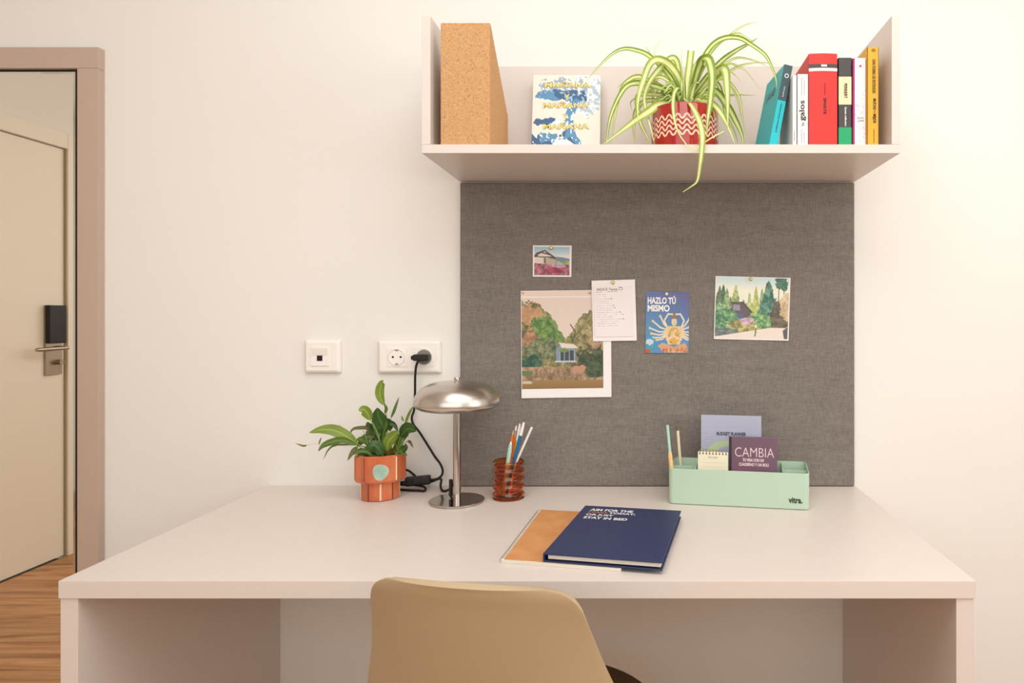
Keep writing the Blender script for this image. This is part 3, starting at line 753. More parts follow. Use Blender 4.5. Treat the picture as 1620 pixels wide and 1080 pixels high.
# two leaves that hang over the shelf edge (px, py, distance)
def P3l(l): return [P(920 + a / 3.725, 20 + b_ / 3.725, d) for a, b_, d in l]
pr = lambda s: min(1, .5 + 2 * s) * (1 if s < .4 else max(.14, 1 - (s - .4) * 1.6))
leafobj(ribbon(P3l([(600, 505, 1.47), (645, 545, 1.415), (690, 630, 1.385), (712, 720, 1.362), (708, 815, 1.358), (698, 900, 1.358), (682, 990, 1.36), (645, 1025, 1.365), (597, 1056, 1.37)]), 36 / 3.725 * 1.38 / F, .3, 7, prof=pr), M_sl, sp_)
leafobj(ribbon(P3l([(600, 480, 1.48), (570, 445, 1.44), (545, 480, 1.41), (540, 570, 1.395), (560, 680, 1.375), (605, 760, 1.36), (655, 806, 1.356), (710, 775, 1.36), (770, 735, 1.375), (840, 698, 1.395)]), 24 / 3.725 * 1.4 / F, .3, 7, prof=lambda s: .5 + .5 * math.sin(math.pi * min(1, s * 2.2)) if s < .45 else .28 + .5 * abs(s - .62)), M_sl, sp_)
for k in range(80):
    a = random.uniform(0, 2 * math.pi); r0 = random.uniform(0, .02); L = random.uniform(.03, .10); sp2 = random.uniform(.2, 1.)
    b0 = Vector((px_ + r0 * math.cos(a), pyc + r0 * math.sin(a), ZS + rz - .018))
    e = Vector((math.cos(a) * sp2, math.sin(a) * sp2 * .8, 0))
    P3 = [b0, b0 + e * L * .3 + Vector((0, 0, L * .5)), b0 + e * L * .7 + Vector((0, 0, L * .8)), b0 + e * L * 1.15 + Vector((0, 0, L * (.95 - .5 * sp2)))]
    leafobj(ribbon(P3, random.uniform(.006, .011), .35, 4, twist=random.uniform(-.5, .5), prof=soft_prof), M_sl2 if k % 2 else M_sl, sp_)

# ================================================================== things on the pinboard
DB = D - .0125
def sheet(name, label, cat, px, th=.0005, off=.0012, curl=.0, m=None):
    q = [P(a, b_, DB) for a, b_ in px]
    q = [p + Vector((0, -off, 0)) for p in q]
    t = thing(name, label, cat, tuple((q[2] + q[3]) / 2))
    f = (lambda u, v: curl * (v ** 2) * .6 + curl * .5 * (u - .5) ** 2 * 4 * v) if curl else None
    quadslab(q, th, t, 'paper', m or M_wpaper, nx=8, ny=8, bend=f)
    return t, q, f
def sub(q, u0, v0, u1, v1): return [bil(q, u0, v0), bil(q, u1, v0), bil(q, u1, v1), bil(q, u0, v1)]
# big river photograph
t, q, f = sheet('photo_print', 'large pinned photo of a cabin among trees above a brown river', 'photo print', [(824, 460), (966.5, 458.5), (967.5, 627.5), (825.5, 629.5)], curl=.0025)
cv = Canvas(150, 170, (226, 206, 192)); X, Y = cv.X, cv.Y
tl = .12 + .30 * np.exp(-((X - .55) / .16) ** 2) + .06 * (cv.noise(14, 2, 3) - .5) + .12 * np.clip((.3 - abs(X - .3)) * 0, 0, 1) - .10 * np.exp(-((X - .05) / .25) ** 2) + .02
tl = tl + .05 * (cv.noise(26, 26, 91) - .5) + .035 * (cv.noise(60, 60, 92) - .5)
tree = Y > tl
cv.tex(tree, (92, 88, 56), (176, 160, 112), 34, 38, 7)
for cx_, cy_, rx, ry, c0, c1, sd in ((.12, .22, .18, .13, (170, 128, 92), (206, 160, 116), 61), (.45, .2, .12, .12, (122, 112, 70), (186, 170, 116), 62), (.78, .28, .2, .2, (112, 106, 66), (190, 174, 128), 63),
        (.95, .5, .14, .16, (156, 126, 96), (196, 170, 128), 68), (.36, .36, .25, .14, (64, 104, 52), (136, 160, 86), 64), (.1, .48, .12, .1, (150, 110, 80), (196, 148, 112), 65), (.25, .58, .24, .12, (72, 88, 62), (150, 150, 110), 66), (.9, .72, .2, .18, (48, 62, 44), (96, 104, 74), 67), (.1, .72, .14, .09, (30, 72, 58), (80, 110, 84), 69)):
    m = cv.blob(cx_, cy_, rx, ry, sd, .9, 12) & tree; cv.tex(m, c0, c1, 40, 44, sd + 20)
cv.fill(cv.line([(.62, .5), (.66, .38), (.6, .3)], .012), (84, 66, 48)); cv.fill(cv.line([(.64, .44), (.74, .34)], .01), (84, 66, 48))
m = Y > .76 + .03 * (cv.noise(10, 2, 9) - .5); cv.tex(m, (120, 96, 70), (186, 156, 122), 40, 30, 75)
cv.fill(cv.blob(.7, .79, .1, .05, 76, .6), (190, 142, 116)); cv.fill(cv.blob(.06, .83, .1, .04, 78, .6), (104, 120, 84)); cv.tex(cv.blob(.9, .80, .14, .09, 79, .5), (44, 60, 46), (86, 98, 70), 40, 40, 80)
m = Y > .905 + .015 * (cv.noise(8, 2, 10) - .5); cv.grad(m, (160, 126, 80), (142, 112, 66), (Y - .9) * 10)
cv.fill(cv.blob(.06, .93, .06, .015, 81, .5), (206, 190, 170))
cv.fill(cv.poly([(.42, .56), (.48, .52), (.66, .57), (.66, .71), (.42, .71)]), (132, 146, 160)); cv.fill(cv.poly([(.47, .58), (.65, .58), (.65, .695), (.47, .695)]), (66, 72, 82))
for a in (.47, .525, .585, .645): cv.fill(cv.line([(a, .58), (a, .7)], .01), (178, 190, 200))
cv.fill(cv.line([(.41, .705), (.66, .705)], .014), (190, 200, 206)); cv.fill(cv.poly([(.455, .495), (.64, .515), (.70, .56), (.49, .555)]), (224, 214, 196))
cv.fill(cv.blob(.52, .585, .06, .02, 82, .5), (112, 140, 60))
printed('picture', cv.a, sub(q, .006, .065, .91, .915), t, bend=lambda u, v: f(.006 + u * .904, .065 + v * .85))
quadslab([p + Vector((0, -.0004, 0)) for p in sub(q, .006, .004, .99, .055)], .0002, t, 'border_strip', mat('pinkish paper edge', (232, 210, 196), .6))
# small house photo
t, q, f = sheet('photo_print', 'small pinned photo of a gabled house above pink flowers', 'photo print', [(843, 388), (904.5, 388.3), (904, 438), (843, 437.5)], curl=.001)
cv = Canvas(100, 80, (236, 226, 226)); X, Y = cv.X, cv.Y
cv.grad(Y < .6, (150, 190, 206), (240, 228, 226), Y * 2.6)
cv.fill((Y > .40 + .05 * np.cos(X * 5)) & (X > .6), (120, 140, 148)); cv.tex((Y > .5) & (X > .3), (122, 140, 84), (196, 204, 140), 20, 16, 4)
cv.fill(cv.poly([(.02, .34), (.45, .36), (.6, .4), (.6, .62), (.02, .58)]), (226, 212, 196)); cv.fill(cv.poly([(.33, .38), (.6, .4), (.6, .66), (.33, .6)]), (190, 174, 158))
cv.fill(cv.poly([(.27, .38), (.33, .38), (.33, .6), (.27, .56)]), (120, 104, 96)); cv.fill(cv.poly([(0, .30), (.06, .2), (.3, .1), (.62, .38), (.6, .44), (.4, .38), (0, .36)]), (100, 84, 82))
cv.fill(cv.poly([(.1, .28), (.2, .22), (.44, .30), (.5, .34), (.12, .34)]), (232, 214, 204)); cv.fill(cv.poly([(.24, .2), (.3, .15), (.36, .21)]), (210, 180, 168))
m = Y > .58 + .1 * (cv.noise(6, 2, 8) - .5) + .06 * X; cv.tex(m, (112, 60, 72), (206, 130, 144), 26, 20, 14); cv.tex(cv.blob(.6, .82, .24, .12, 9, .5), (140, 44, 66), (190, 80, 96), 20, 20, 18); cv.tex(cv.blob(.7, .66, .2, .07, 19, .6), (170, 130, 160), (226, 190, 210), 24, 20, 24)
cv.fill(cv.line([(.1, .6), (.3, .8), (.5, .98)], .02, .8), (70, 40, 50), .6); cv.fill(cv.line([(.6, .7), (.8, .95)], .02, .8), (80, 52, 50), .6)
printed('picture', cv.a, sub(q, .04, .05, .95, .95), t, bend=lambda u, v: f(u, v))
# handwritten list
t, q, f = sheet('note_sheet', 'pinned white sheet with a handwritten list overlapping the large river photo', 'note', [(936, 444), (1004.5, 442), (1007.5, 538.5), (938.5, 539.5)], off=.0045)
cv = Canvas(110, 150, (243, 233, 230)); rg = np.random.RandomState(7)
for k in range(15):
    yv = .16 + k * .0445; x = .05; ln = (.34, .3, .4, .42, .4, .45, .48, .44, .62, .68, .45, .7, .62, .55, .6)[k]
    while x < ln:
        a = rg.uniform(.015, .05); gy = rg.uniform(-.004, .004); cv.fill(cv.line([(x, yv + gy), (x + a, yv - gy)], .008, 1.35), (116, 110, 110), rg.uniform(.4, .9)); x += a + rg.uniform(.01, .03)
    if k in (2, 5, 6, 8, 9, 11): cv.fill(cv.ell(ln + .05, yv, .014, .01), (70, 64, 64))
cv.fill(cv.line([(.04, .115), (.62, .105)], .006, 1.35), (120, 110, 110))
cv.fill(cv.line([(.66, .03), (.74, .03), (.74, .08), (.66, .08), (.66, .03)], .01, 1.35), (80, 74, 74))
q2 = [p + Vector((0, -.0012, 0)) for p in sub(q, .05, .10, .93, .93)]
quadslab(q2, .0005, t, 'inner_page', M_wpaper); printed('handwriting', cv.a, q2, t)
text('INDICE Temas', q2, (.07, .035, .62, .085), M_ink, t, off=.0006, shear=.2)
# blue postcard
t, q, f = sheet('postcard', 'blue pinned postcard lettered HAZLO TU MISMO with a golden many-armed statue', 'postcard', [(1022, 461), (1090.5, 462), (1089, 558.5), (1021, 558)], curl=.001)
cv = Canvas(120, 170, (96, 96, 150)); X, Y = cv.X, cv.Y; asp = 1.42
cv.grad(Y > -1, (98, 92, 142), (84, 142, 186), (Y * 1.2 + (1 - X) * .35)); ST, SD = (226, 196, 140), (176, 128, 66)
for s in (-1, 1):
    for a, L in ((58, .36), (30, .44), (8, .46), (-8, .42), (-22, .4), (-34, .34)):
        if s > 0 and a in (58,): a = 50
        c_ = (.66 + s * .15, .66 - a * .0012); e_ = (c_[0] + s * L * math.cos(R(a)) * .9, c_[1] - L * math.sin(R(a)) / asp * .8 - .02); m_ = ((c_[0] + e_[0]) / 2, (c_[1] + e_[1]) / 2 + .03)
        cv.fill(cv.line([c_, m_, e_], .035, asp), (232, 214, 186)); cv.fill(cv.ell(e_[0], e_[1], .03, .022), ST)
    cv.fill(cv.line([(.66 + s * .15, .6), (.66 + s * .23, .47), (.66 + s * .14, .36), (.66, .37)], .035, asp), (234, 218, 192))
cv.fill(cv.blob(.1, .88, .16, .13, 4, .5), (70, 150, 180)); cv.fill(cv.blob(.1, .82, .1, .06, 6, 1., 12), (196, 214, 220)); cv.fill(cv.blob(.04, .97, .08, .03, 5, .5), (190, 90, 50))
cv.fill(cv.poly([(.5, .56), (.82, .56), (.88, .62), (.8, .86), (.52, .86), (.44, .62)]), ST); cv.tex(cv.ell(.66, .72, .14, .14), SD, (236, 208, 140), 20, 24, 9)
cv.fill(cv.poly([(.28, .88), (.4, .83), (.66, .9), (.92, .83), (.99, .93), (.9, .98), (.4, .97)]), (212, 160, 122)); cv.tex(cv.poly([(.4, .93), (.7, .9), (.98, .9), (.98, .99), (.4, .99)]), (190, 96, 70), (220, 180, 120), 22, 20, 12)
cv.fill(cv.line([(.48, .62), (.5, .78), (.66, .72), (.82, .78), (.86, .62)], .05, asp), (236, 200, 160)); cv.fill(cv.ell(.66, .8, .06, .05), (222, 170, 60))
cv.fill(cv.ell(.66, .49, .062, .065), (230, 206, 170)); cv.fill(cv.poly([(.6, .44), (.63, .37), (.66, .31), (.69, .37), (.72, .44)]), (150, 112, 60)); cv.fill(cv.ell(.66, .52, .012, .012), (160, 70, 60)); cv.fill(cv.line([(.635, .48), (.65, .48)], .008), (90, 60, 40)); cv.fill(cv.line([(.675, .48), (.69, .48)], .008), (90, 60, 40))
printed('picture', cv.a, q, t, rough=.35, bend=f)
text('HAZLO TÚ', q, (.04, .065, .69, .20), M_winkl, t, bold=.04, off=.001); text('MISMO', q, (.04, .215, .55, .325), M_winkl, t, bold=.04, off=.001)
# landscape print
t, q, f = sheet('photo_print', 'pinned landscape photo of a dark chalet among tall green firs', 'photo print', [(1132, 436.5), (1250.5, 439.5), (1247, 538.8), (1129, 536)], curl=.002)
cv = Canvas(170, 140, (240, 236, 214)); X, Y = cv.X, cv.Y; cv.grad(Y < .3, (196, 220, 222), (242, 238, 216), Y * 5 + (X < .0))
cv.fill(Y > .42, (150, 170, 120))
def fir(cx_, top, wd, bot, c0, c1, sd):
    hw = wd * np.clip((Y - top) / (bot - top), 0, 1) ** .7 * (1 + .5 * (cv.noise(30, 30, sd) - .5)); m = (abs(X - cx_) < hw) & (Y > top) & (Y < bot); cv.tex(m, c0, c1, 40, 34, sd + 1)
for a in ((.05, .14, .07, .5, (72, 100, 76), (120, 140, 100)), (.10, .12, .06, .55, (64, 92, 70), (110, 136, 100)), (.20, .32, .05, .6, (80, 96, 72), (110, 120, 90)), (.15, .18, .09, .8, (96, 136, 92), (196, 206, 150)), (.27, .12, .07, .5, (128, 150, 88), (206, 210, 140)), (.38, .36, .05, .6, (90, 120, 90), (150, 170, 120)),
          (.46, .24, .06, .7, (150, 176, 120), (214, 218, 150)), (.55, .14, .07, .7, (150, 170, 90), (218, 214, 130)), (.63, .16, .05, .7, (130, 160, 110), (196, 206, 150)), (.06, .4, .16, .9, (80, 130, 88), (180, 206, 160))): fir(*a, int(a[0] * 100))
fir(.72, .04, .19, .84, (44, 96, 84), (132, 168, 140), 77)
for a in (.86, .93): cv.fill(cv.line([(a, .1), (a, .5)], .012), (110, 96, 84)); cv.tex(cv.blob(a, .08, .05, .12, int(a * 100), .9, 14), (40, 82, 74), (90, 130, 110), 40, 40, 5)
cv.tex(cv.blob(.9, .62, .14, .26, 55, .6, 8), (82, 74, 62), (130, 116, 96), 26, 26, 56); cv.tex(cv.blob(.97, .46, .09, .22, 57, .8, 12), (190, 160, 116), (232, 214, 176), 36, 34, 58)
cv.fill(cv.poly([(.22, .42), (.38, .42), (.49, .56), (.47, .66), (.36, .66), (.22, .56)]), (104, 90, 92)); cv.fill(cv.poly([(.24, .45), (.33, .45), (.34, .54), (.24, .54)]), (150, 148, 164)); cv.fill(cv.line([(.21, .42), (.37, .41), (.50, .57)], .016, .85), (78, 62, 58)); cv.fill(cv.poly([(.3, .6), (.38, .6), (.4, .68), (.3, .7)]), (96, 100, 150))
cv.tex(cv.blob(.12, .68, .2, .16, 60, .6, 10), (50, 106, 72), (160, 194, 140), 40, 34, 61); cv.tex(cv.blob(.62, .70, .16, .13, 63, .6, 10), (62, 120, 76), (168, 200, 130), 40, 34, 64)
cv.tex(cv.blob(.38, .80, .2, .11, 66, .7, 10), (112, 112, 70), (214, 196, 130), 40, 34, 67); cv.tex(cv.blob(.43, .71, .1, .05, 68, .8, 12), (160, 120, 150), (224, 194, 210), 40, 34, 69); cv.tex(cv.blob(.12, .91, .2, .07, 70, .6, 10), (92, 104, 100), (140, 148, 140), 30, 26, 71)
m = Y > .98 - .16 * np.clip(X * 1.35, 0, 1) + .02 * (X > .97); cv.fill(m, (236, 220, 206)); cv.fill(cv.poly([(.93, .86), (1, .8), (1, 1), (.95, 1)]), (96, 92, 88)); cv.fill(cv.line([(.555, .81), (.56, .9), (.55, .955)], .02, .85), (120, 140, 84)); cv.fill(cv.ell(.56, .8, .02, .025), (230, 226, 180))
printed('picture', cv.a, sub(q, .012, .012, .985, .978), t, rough=.35, bend=lambda u, v: f(u, v))
# push pins
M_pinw = mat('pearly pin', (238, 226, 206), .3)
for a, b_, lab, mm, off in ((872.5, 392.5, 'brass push pin holding the small house photo', M_brass, .0035), (970, 447, 'brass push pin holding the handwritten list', M_brass, .0068), (1054.5, 465, 'pearly push pin holding the blue postcard', M_pinw, .0035),
                       (1187.5, 441.5, 'brass push pin holding the chalet photo', M_brass, .0035), (827.5, 463, 'small brass pin in the left corner of the river photo', M_brass, .003), (933, 463, 'small brass pin at the right top of the river photo, beside the list', M_brass, .003)):
    p = P(a, b_, DB); r = .0042 if off > .003 else .0026
    t = thing('push_pin', lab, 'push pin', (p.x, -.0125, p.z), 'push pins on the board')
    rm = Matrix.Rotation(R(90), 4, 'X') @ Matrix.Translation((0, 0, off - .0012))
    obj('pin_head', lathe([(0, 0), (r * .8, 0), (r, .0008), (r * .95, .0025), (r * .6, .0042), (0, .0048)], 20, rm), mm, t)
    obj('pin_shaft', lathe([(0, -.006), (.0005, -.004), (.0005, off)], 8, Matrix.Rotation(R(90), 4, 'X') @ Matrix.Translation((0, 0, -.0002))), M_steel, t)

# ================================================================== things on the desk
ZD = .7503
# ---- terracotta planter with ten facets and a peace lily
pc = Vector(((602 - CX) * 1.55 / F, 1.55 - D, ZD)); RU, RL = .0565, .0430
lily = thing('peace_lily', 'leafy green plant in a two-tier faceted terracotta pot, left of the lamp', 'potted plant', tuple(pc))
M_terra = mat('glazed terracotta', (214, 116, 70), .3, coat=.3, noise=(35, (186, 88, 50), (1, 1, .35), .35, .65))
M_cglz = mat('cream glaze stripe', (250, 222, 176), .3); M_bglz = mat('brown glaze stripe', (120, 60, 40), .4); M_mint = mat('pale mint glaze', (182, 196, 170), .35, noise=(60, (150, 182, 166), (1, 1, 1), .35, .65))
HT = P(0, 723, 1.495).z - ZD; HS = P(0, 764, 1.50).z - ZD
def facet(r, k): a = R(-90 + 20.8 + 36 * k); return Vector((r * math.cos(a), r * math.sin(a), 0))
def facet_ring(prof):
    bm = bmesh.new(); rings = [[bm.verts.new(facet(r, k) + Vector((0, 0, z))) for k in range(10)] for r, z in prof]
    for A, B in zip(rings, rings[1:]):
        for i in range(10): bm.faces.new((A[i], A[(i + 1) % 10], B[(i + 1) % 10], B[i]))
    bm.faces.new(rings[0][::-1]); bm.faces.new(rings[-1]); return bm
pot = obj('pot', facet_ring([(RL - .003, 0), (RL, .003), (RL, HS - .004), (RU - .004, HS - .003), (RU, HS + .002), (RU, HT - .002), (RU - .002, HT), (RU - .006, HT), (RU - .007, HT - .004), (RU - .008, HT - .014)]), M_terra, lily, smooth=25)
obj('soil', facet_ring([(RU - .009, HT - .014), (RU - .009, HT - .0125)]), M_soil, lily)
def stripe(r, k, z0, z1, wd, m, nm='glaze_stripe'):
    bm = bmesh.new(); c = facet(r + .0005, k); a = (facet(r + .0005, k - 1) - c).normalized() * wd / 2; b = (facet(r + .0005, k + 1) - c).normalized() * wd / 2
    V = [[bm.verts.new(p + Vector((0, 0, z))) for p in (c + a, c, c + b)] for z in (z0, z1)]
    for i in (0, 1): bm.faces.new((V[0][i], V[0][i + 1], V[1][i + 1], V[1][i]))
    obj(nm, bm, m, pot)
for k in range(-4, 6): stripe(RU, k, HS + .003, HT - .003, .0038 if k in (1, 4) else .0018, M_cglz if k in (1, 4, -4) else M_bglz) if k not in (0,) else None
for k in range(-4, 6): stripe(RL, k, .003, HS - .004, .0034, M_cglz if k % 2 == 0 else M_bglz)
bm = bmesh.new(); cz = ZC - (747 - CY) * 1.497 / F - ZD; rr = .0178; c = facet(RU + .0011, 0)
dl, drr = (facet(RU, -1) - facet(RU, 0)).normalized(), (facet(RU, 1) - facet(RU, 0)).normalized()
cvx = bm.verts.new(c + Vector((0, 0, cz))); ringv = []
for i in range(40):
    a = 2 * math.pi * i / 40; q_ = rr * (1 + .05 * math.sin(3 * a + 1)); u = q_ * math.cos(a)
    ringv.append(bm.verts.new(c + (drr * u if u > 0 else dl * -u) + Vector((0, 0, cz + q_ * math.sin(a)))))
top_, bot_ = None, None
for i in range(40): bm.faces.new((cvx, ringv[i], ringv[(i + 1) % 40]))
obj('mint_dot', bm, M_mint, pot)
M_lf = leaf_mat('glossy leaf', (88, 116, 40), (128, 148, 64), .02, .09, .32); M_lfd = leaf_mat('deep green leaf', (58, 90, 36), (94, 122, 58), .02, .08, .34)
M_lfl = leaf_mat('young leaf', (124, 146, 52), (164, 180, 88), .02, .09, .35); M_lfb = leaf_mat('wilting leaf', (104, 104, 58), (134, 130, 80), .02, .09, .5)
M_pet = mat('leaf stalk', (128, 156, 72), .45)
def LP(l, dd0=0, dd1=0):
    n = len(l); return [P(440 + a / 3.375, 500 + b_ / 3.375, 1.55 + dd0 + (dd1 - dd0) * i / (n - 1)) for i, (a, b_) in enumerate(l)]
def blade(l, wd, m, dd0=0, dd1=0, fold=.3, tw=0, face=(0, -1, .25)):
    leafobj(ribbon(LP(l, dd0, dd1), wd / 3.375 * 1.53 / F, fold, 6, twist=tw, face=Vector(face), prof=blade_prof), m, lily)
def stalk(l, dd0=0, dd1=0, r=.0011):
    pts = spline(LP(l, dd0, dd1), 5); bm = tube(pts, [r * (1 - .4 * i / len(pts)) for i in range(len(pts))], 8)
    bm.transform(W[lily].inverted()); obj('stalk', bm, M_pet, lily)
stalk([(520, 750), (480, 710), (420, 680), (370, 655)], -.01, -.03); blade([(425, 685), (370, 645), (300, 610), (232, 606), (165, 622)], 62, M_lfl, -.03, -.05, .15, face=(.1, -1, .5))
stalk([(530, 755), (470, 715), (420, 692)], -.02, -.04); blade([(425, 690), (350, 662), (285, 672), (240, 692), (213, 722)], 36, M_lf, -.04, -.06, .25)
blade([(400, 684), (310, 688), (270, 712), (240, 768)], 11, M_lfb, -.04, -.06); stalk([(420, 688), (360, 690), (310, 690)], -.04, -.05, .0008)
blade([(232, 645), (222, 670), (218, 690)], 8, M_lfb, -.05, -.055); stalk([(300, 672), (230, 676), (150, 690)], -.05, -.05, .0003); blade([(155, 688), (135, 692), (93, 679)], 10, M_lfb, -.05, -.05)
stalk([(440, 690), (380, 635), (325, 578)], 0, .02, .0007)
blade([(490, 640), (478, 600), (440, 596), (400, 604), (380, 636)], 20, M_lfb, -.0, -.02, .4); stalk([(530, 750), (510, 690), (490, 640)], 0, 0)
blade([(425, 695), (400, 725), (370, 772)], 26, M_lfb, -.03, -.05, .4); stalk([(520, 755), (470, 700), (425, 695)], -.01, -.03)
stalk([(560, 755), (540, 660), (515, 590), (488, 545)], -.02, -.03, .0016); blade([(492, 555), (478, 520), (455, 498), (428, 502)], 54, M_lfl, -.03, -.04, .2)
stalk([(590, 755), (585, 640), (576, 520), (566, 470)], 0, .0, .0014); blade([(566, 475), (546, 430), (545, 390), (556, 355), (560, 352)], 50, M_lfl, 0, 0, .2); blade([(570, 520), (578, 495), (568, 465)], 18, M_lf, -.002, -.002)
blade([(572, 625), (556, 580), (535, 530), (530, 488)], 92, M_lfd, -.01, .0, .15, face=(-.2, -1, .1)); stalk([(580, 755), (578, 700), (572, 625)], 0, -.01)
blade([(602, 545), (618, 510), (632, 470), (646, 430)], 17, M_lf, .02, .03); stalk([(600, 755), (600, 640), (602, 545)], .01, .02, .0008)
stalk([(640, 755), (665, 640), (680, 580)], 0, -.01, .0012); blade([(672, 600), (690, 545), (708, 505), (724, 478)], 16, M_lfl, -.0, -.02)
blade([(670, 560), (664, 548), (660, 530)], 12, M_lfl, 0, 0)
blade([(655, 645), (680, 610), (705, 600), (738, 614)], 72, M_lfd, -.02, -.04, .15); stalk([(630, 755), (640, 690), (655, 645)], -.01, -.02)
blade([(690, 668), (705, 672), (722, 704)], 15, M_lfb, -.02, -.03); stalk([(640, 750), (660, 690), (690, 668)], 0, -.02, .0009)
blade([(570, 570), (600, 568), (625, 585), (642, 622)], 26, M_lfd, .0, .0, .4); blade([(520, 640), (480, 645), (450, 665), (420, 700)], 44, M_lf, .01, .0, .2)
blade([(580, 720), (590, 670), (620, 635), (645, 612)], 62, M_lfl, -.02, -.03, .2); blade([(540, 700), (520, 650), (500, 610), (500, 570)], 44, M_lfb, .02, .03, .2)
blade([(560, 740), (530, 700), (500, 690), (460, 712)], 62, M_lfd, -.03, -.045, .15, face=(0, -1, .8)); blade([(640, 735), (665, 712), (680, 700), (684, 680)], 40, M_lfd, -.03, -.045, .15)
blade([(600, 720), (580, 680), (560, 640), (556, 600)], 60, M_lf, .01, .02, .2); blade([(480, 735), (450, 740), (415, 752)], 26, M_lfd, -.03, -.045, .3)
blade([(610, 730), (640, 690), (660, 660), (690, 640)], 40, M_lf, .0, .0, .2); blade([(530, 745), (490, 735), (450, 715), (420, 712)], 30, M_lfd, -.02, -.04, .2)
blade([(500, 700), (470, 670), (440, 655), (412, 668)], 30, M_lf, .0, -.01, .25); blade([(600, 690), (640, 650), (665, 630), (672, 600)], 30, M_lf, .01, .02, .25)
blade([(590, 610), (600, 585), (590, 560), (575, 545)], 34, M_lfd, .02, .02, .2); blade([(620, 735), (650, 720), (672, 730), (690, 745)], 22, M_lf, -.03, -.04, .3)
blade([(505, 745), (470, 720), (430, 722), (395, 742)], 22, M_lf, -.04, -.05, .3)
random.seed(21)
for k in range(26):
    x0 = random.uniform(470, 650); x1 = x0 + random.uniform(-50, 50); yy = random.uniform(600, 690); g = random.uniform(-.03, .03)
    stalk([(560 + (x0 - 560) * .8, 762), (x0, 720), (x1, yy)], g, g, .0010)
    if k % 2: blade([(x1, yy + 8), (x1 + random.uniform(-15, 15), yy - 24), (x1 + random.uniform(-34, 34), yy - 44)], random.uniform(20, 38), random.choice([M_lf, M_lfd]), g, g, .25)

# ---- mushroom lamp
lx, ly = (723 - CX) * 1.515 / F, 1.515 - D
lamp = thing('table_lamp', 'brushed metal mushroom lamp with black cable, plugged in beside the pinboard', 'lamp', (lx, ly, ZD))
obj('base', lathe([(0, 0), (.0590, 0), (.0600, .0008), (.0600, .0042), (.0590, .0050), (0, .0052)], 72), M_nickel2, lamp)
obj('stem', lathe([(.0085, .0048), (.0085, .215), (0, .216)], 32), M_nickel2, lamp)
zt0 = .9555 - ZD; ht = .061; ra = .0935
prof = []; zc_s = zt0 + .0145
for i in range(0, 29):
    a = R(-62 + 152 * i / 28); cs, sn = max(0, math.cos(a)), math.sin(a)
    prof.append((ra * cs ** (.34 if a < 0 else .60), zc_s + (sn * .0165 if a < 0 else sn ** 1.1 * .0475)))
prof[-1] = (0, prof[-1][1]); ht = prof[-1][1] - zt0 - .002
inner = [(max(0, r - .0016), z - .0012) for r, z in prof[::-1]]; inner[0] = (0, prof[-1][1] - .0014)
inner[-1] = (prof[0][0] - .0014, prof[0][1])
shade = obj('lamp_shade', lathe(prof + inner + [prof[0]], 96), M_nickel, lamp, smooth=50)
obj('finial', lathe([(.0, zt0 + ht + .0035), (.0065, zt0 + ht + .0035), (.0065, zt0 + ht + .0095), (.0058, zt0 + ht + .0105), (0, zt0 + ht + .0105)], 28), M_nickel2, lamp)
obj('bulb_holder', lathe([(.0, zt0 + ht - .028), (.013, zt0 + ht - .028), (.013, zt0 + ht - .002), (0, zt0 + ht - .002)], 24), M_black, lamp)
def CP(l): return [P(a, b_, d) for a, b_, d in l]
rc = .0028
def zfix(l): return [Vector((p.x, p.y, max(p.z, ZD + rc + .0002))) for p in l]
bm = tube(spline(zfix(CP([(668, 566, 1.622), (660, 574, 1.618), (657, 592, 1.628), (656.5, 625, 1.64), (655, 648, 1.645), (651.5, 660, 1.645), (654, 671, 1.645), (664, 684, 1.645), (678, 706, 1.645), (688, 722, 1.642), (695.5, 732, 1.64), (700, 742, 1.64), (699, 751, 1.64), (692, 757, 1.636), (682, 759, 1.63)])), 6), rc, 10)
tube(spline(zfix(CP([(641, 762, 1.618), (630, 764, 1.62), (612, 770, 1.63), (615, 778, 1.62), (640, 780, 1.605), (662, 783, 1.598), (672, 778, 1.598), (671, 770, 1.612), (655, 767, 1.625), (625, 766, 1.632), (600, 764, 1.64), (612, 748, 1.645), (640, 742.5, 1.645), (655, 751, 1.642), (664, 762, 1.64), (680, 762, 1.638), (697, 757, 1.632), (697, 768, 1.625), (699.5, 777, 1.600), (705, 778, 1.596), (712, 773, 1.582), (717, 766, 1.56), (720, 762, 1.53)])), 6), rc, 10, bm)
bm.transform(W[lamp].inverted()); cab = obj('cable', bm, M_cable, lamp, smooth=80)
c0, c1 = P(641, 762, 1.618), P(681.5, 758, 1.630); v = (c1 - c0)
Ms = Matrix.Translation(W[lamp].inverted() @ c0) @ v.to_track_quat('X', 'Z').to_matrix().to_4x4()
bm = BOX(0, v.length, -.010, .010, -.0105, .0105, bev=.004, seg=3); box(bm, v.length * .3, v.length * .62, -.0115, .0, -.006, .006, bev=.002)
bm.transform(Ms); obj('cable_switch', bm, M_black, lamp)
ps = W[lamp].inverted() @ P(718, 768, 1.545)
bm = rod((ps.x - .002, .0090, .010), (ps.x - .002, .0090, .046), .0042); bm.transform(Matrix.Translation((0, .004, 0))); obj('strain_relief', bm, M_black, lamp)
# plug in the right outlet
pp = W[lamp].inverted() @ Vector((plugx, -.0157, plugz))
bm = lathe([(0, .0), (.0168, .0), (.0170, .003), (.0162, .006), (.0, .007)], 36, Matrix.Translation(pp) @ Matrix.Rotation(R(90), 4, 'X'))
plug = obj('plug', bm, mat('smoky grey plug', (128, 120, 110), .35), lamp)
bm = BOX(pp.x - .019, pp.x + .019, pp.y - .030, pp.y - .008, pp.z - .0075, pp.z + .0075, bev=.003, seg=3); box(bm, pp.x - .024, pp.x - .012, pp.y - .028, pp.y - .014, pp.z - .0055, pp.z + .0050, bev=.003)
obj('plug_body', bm, M_black, plug)

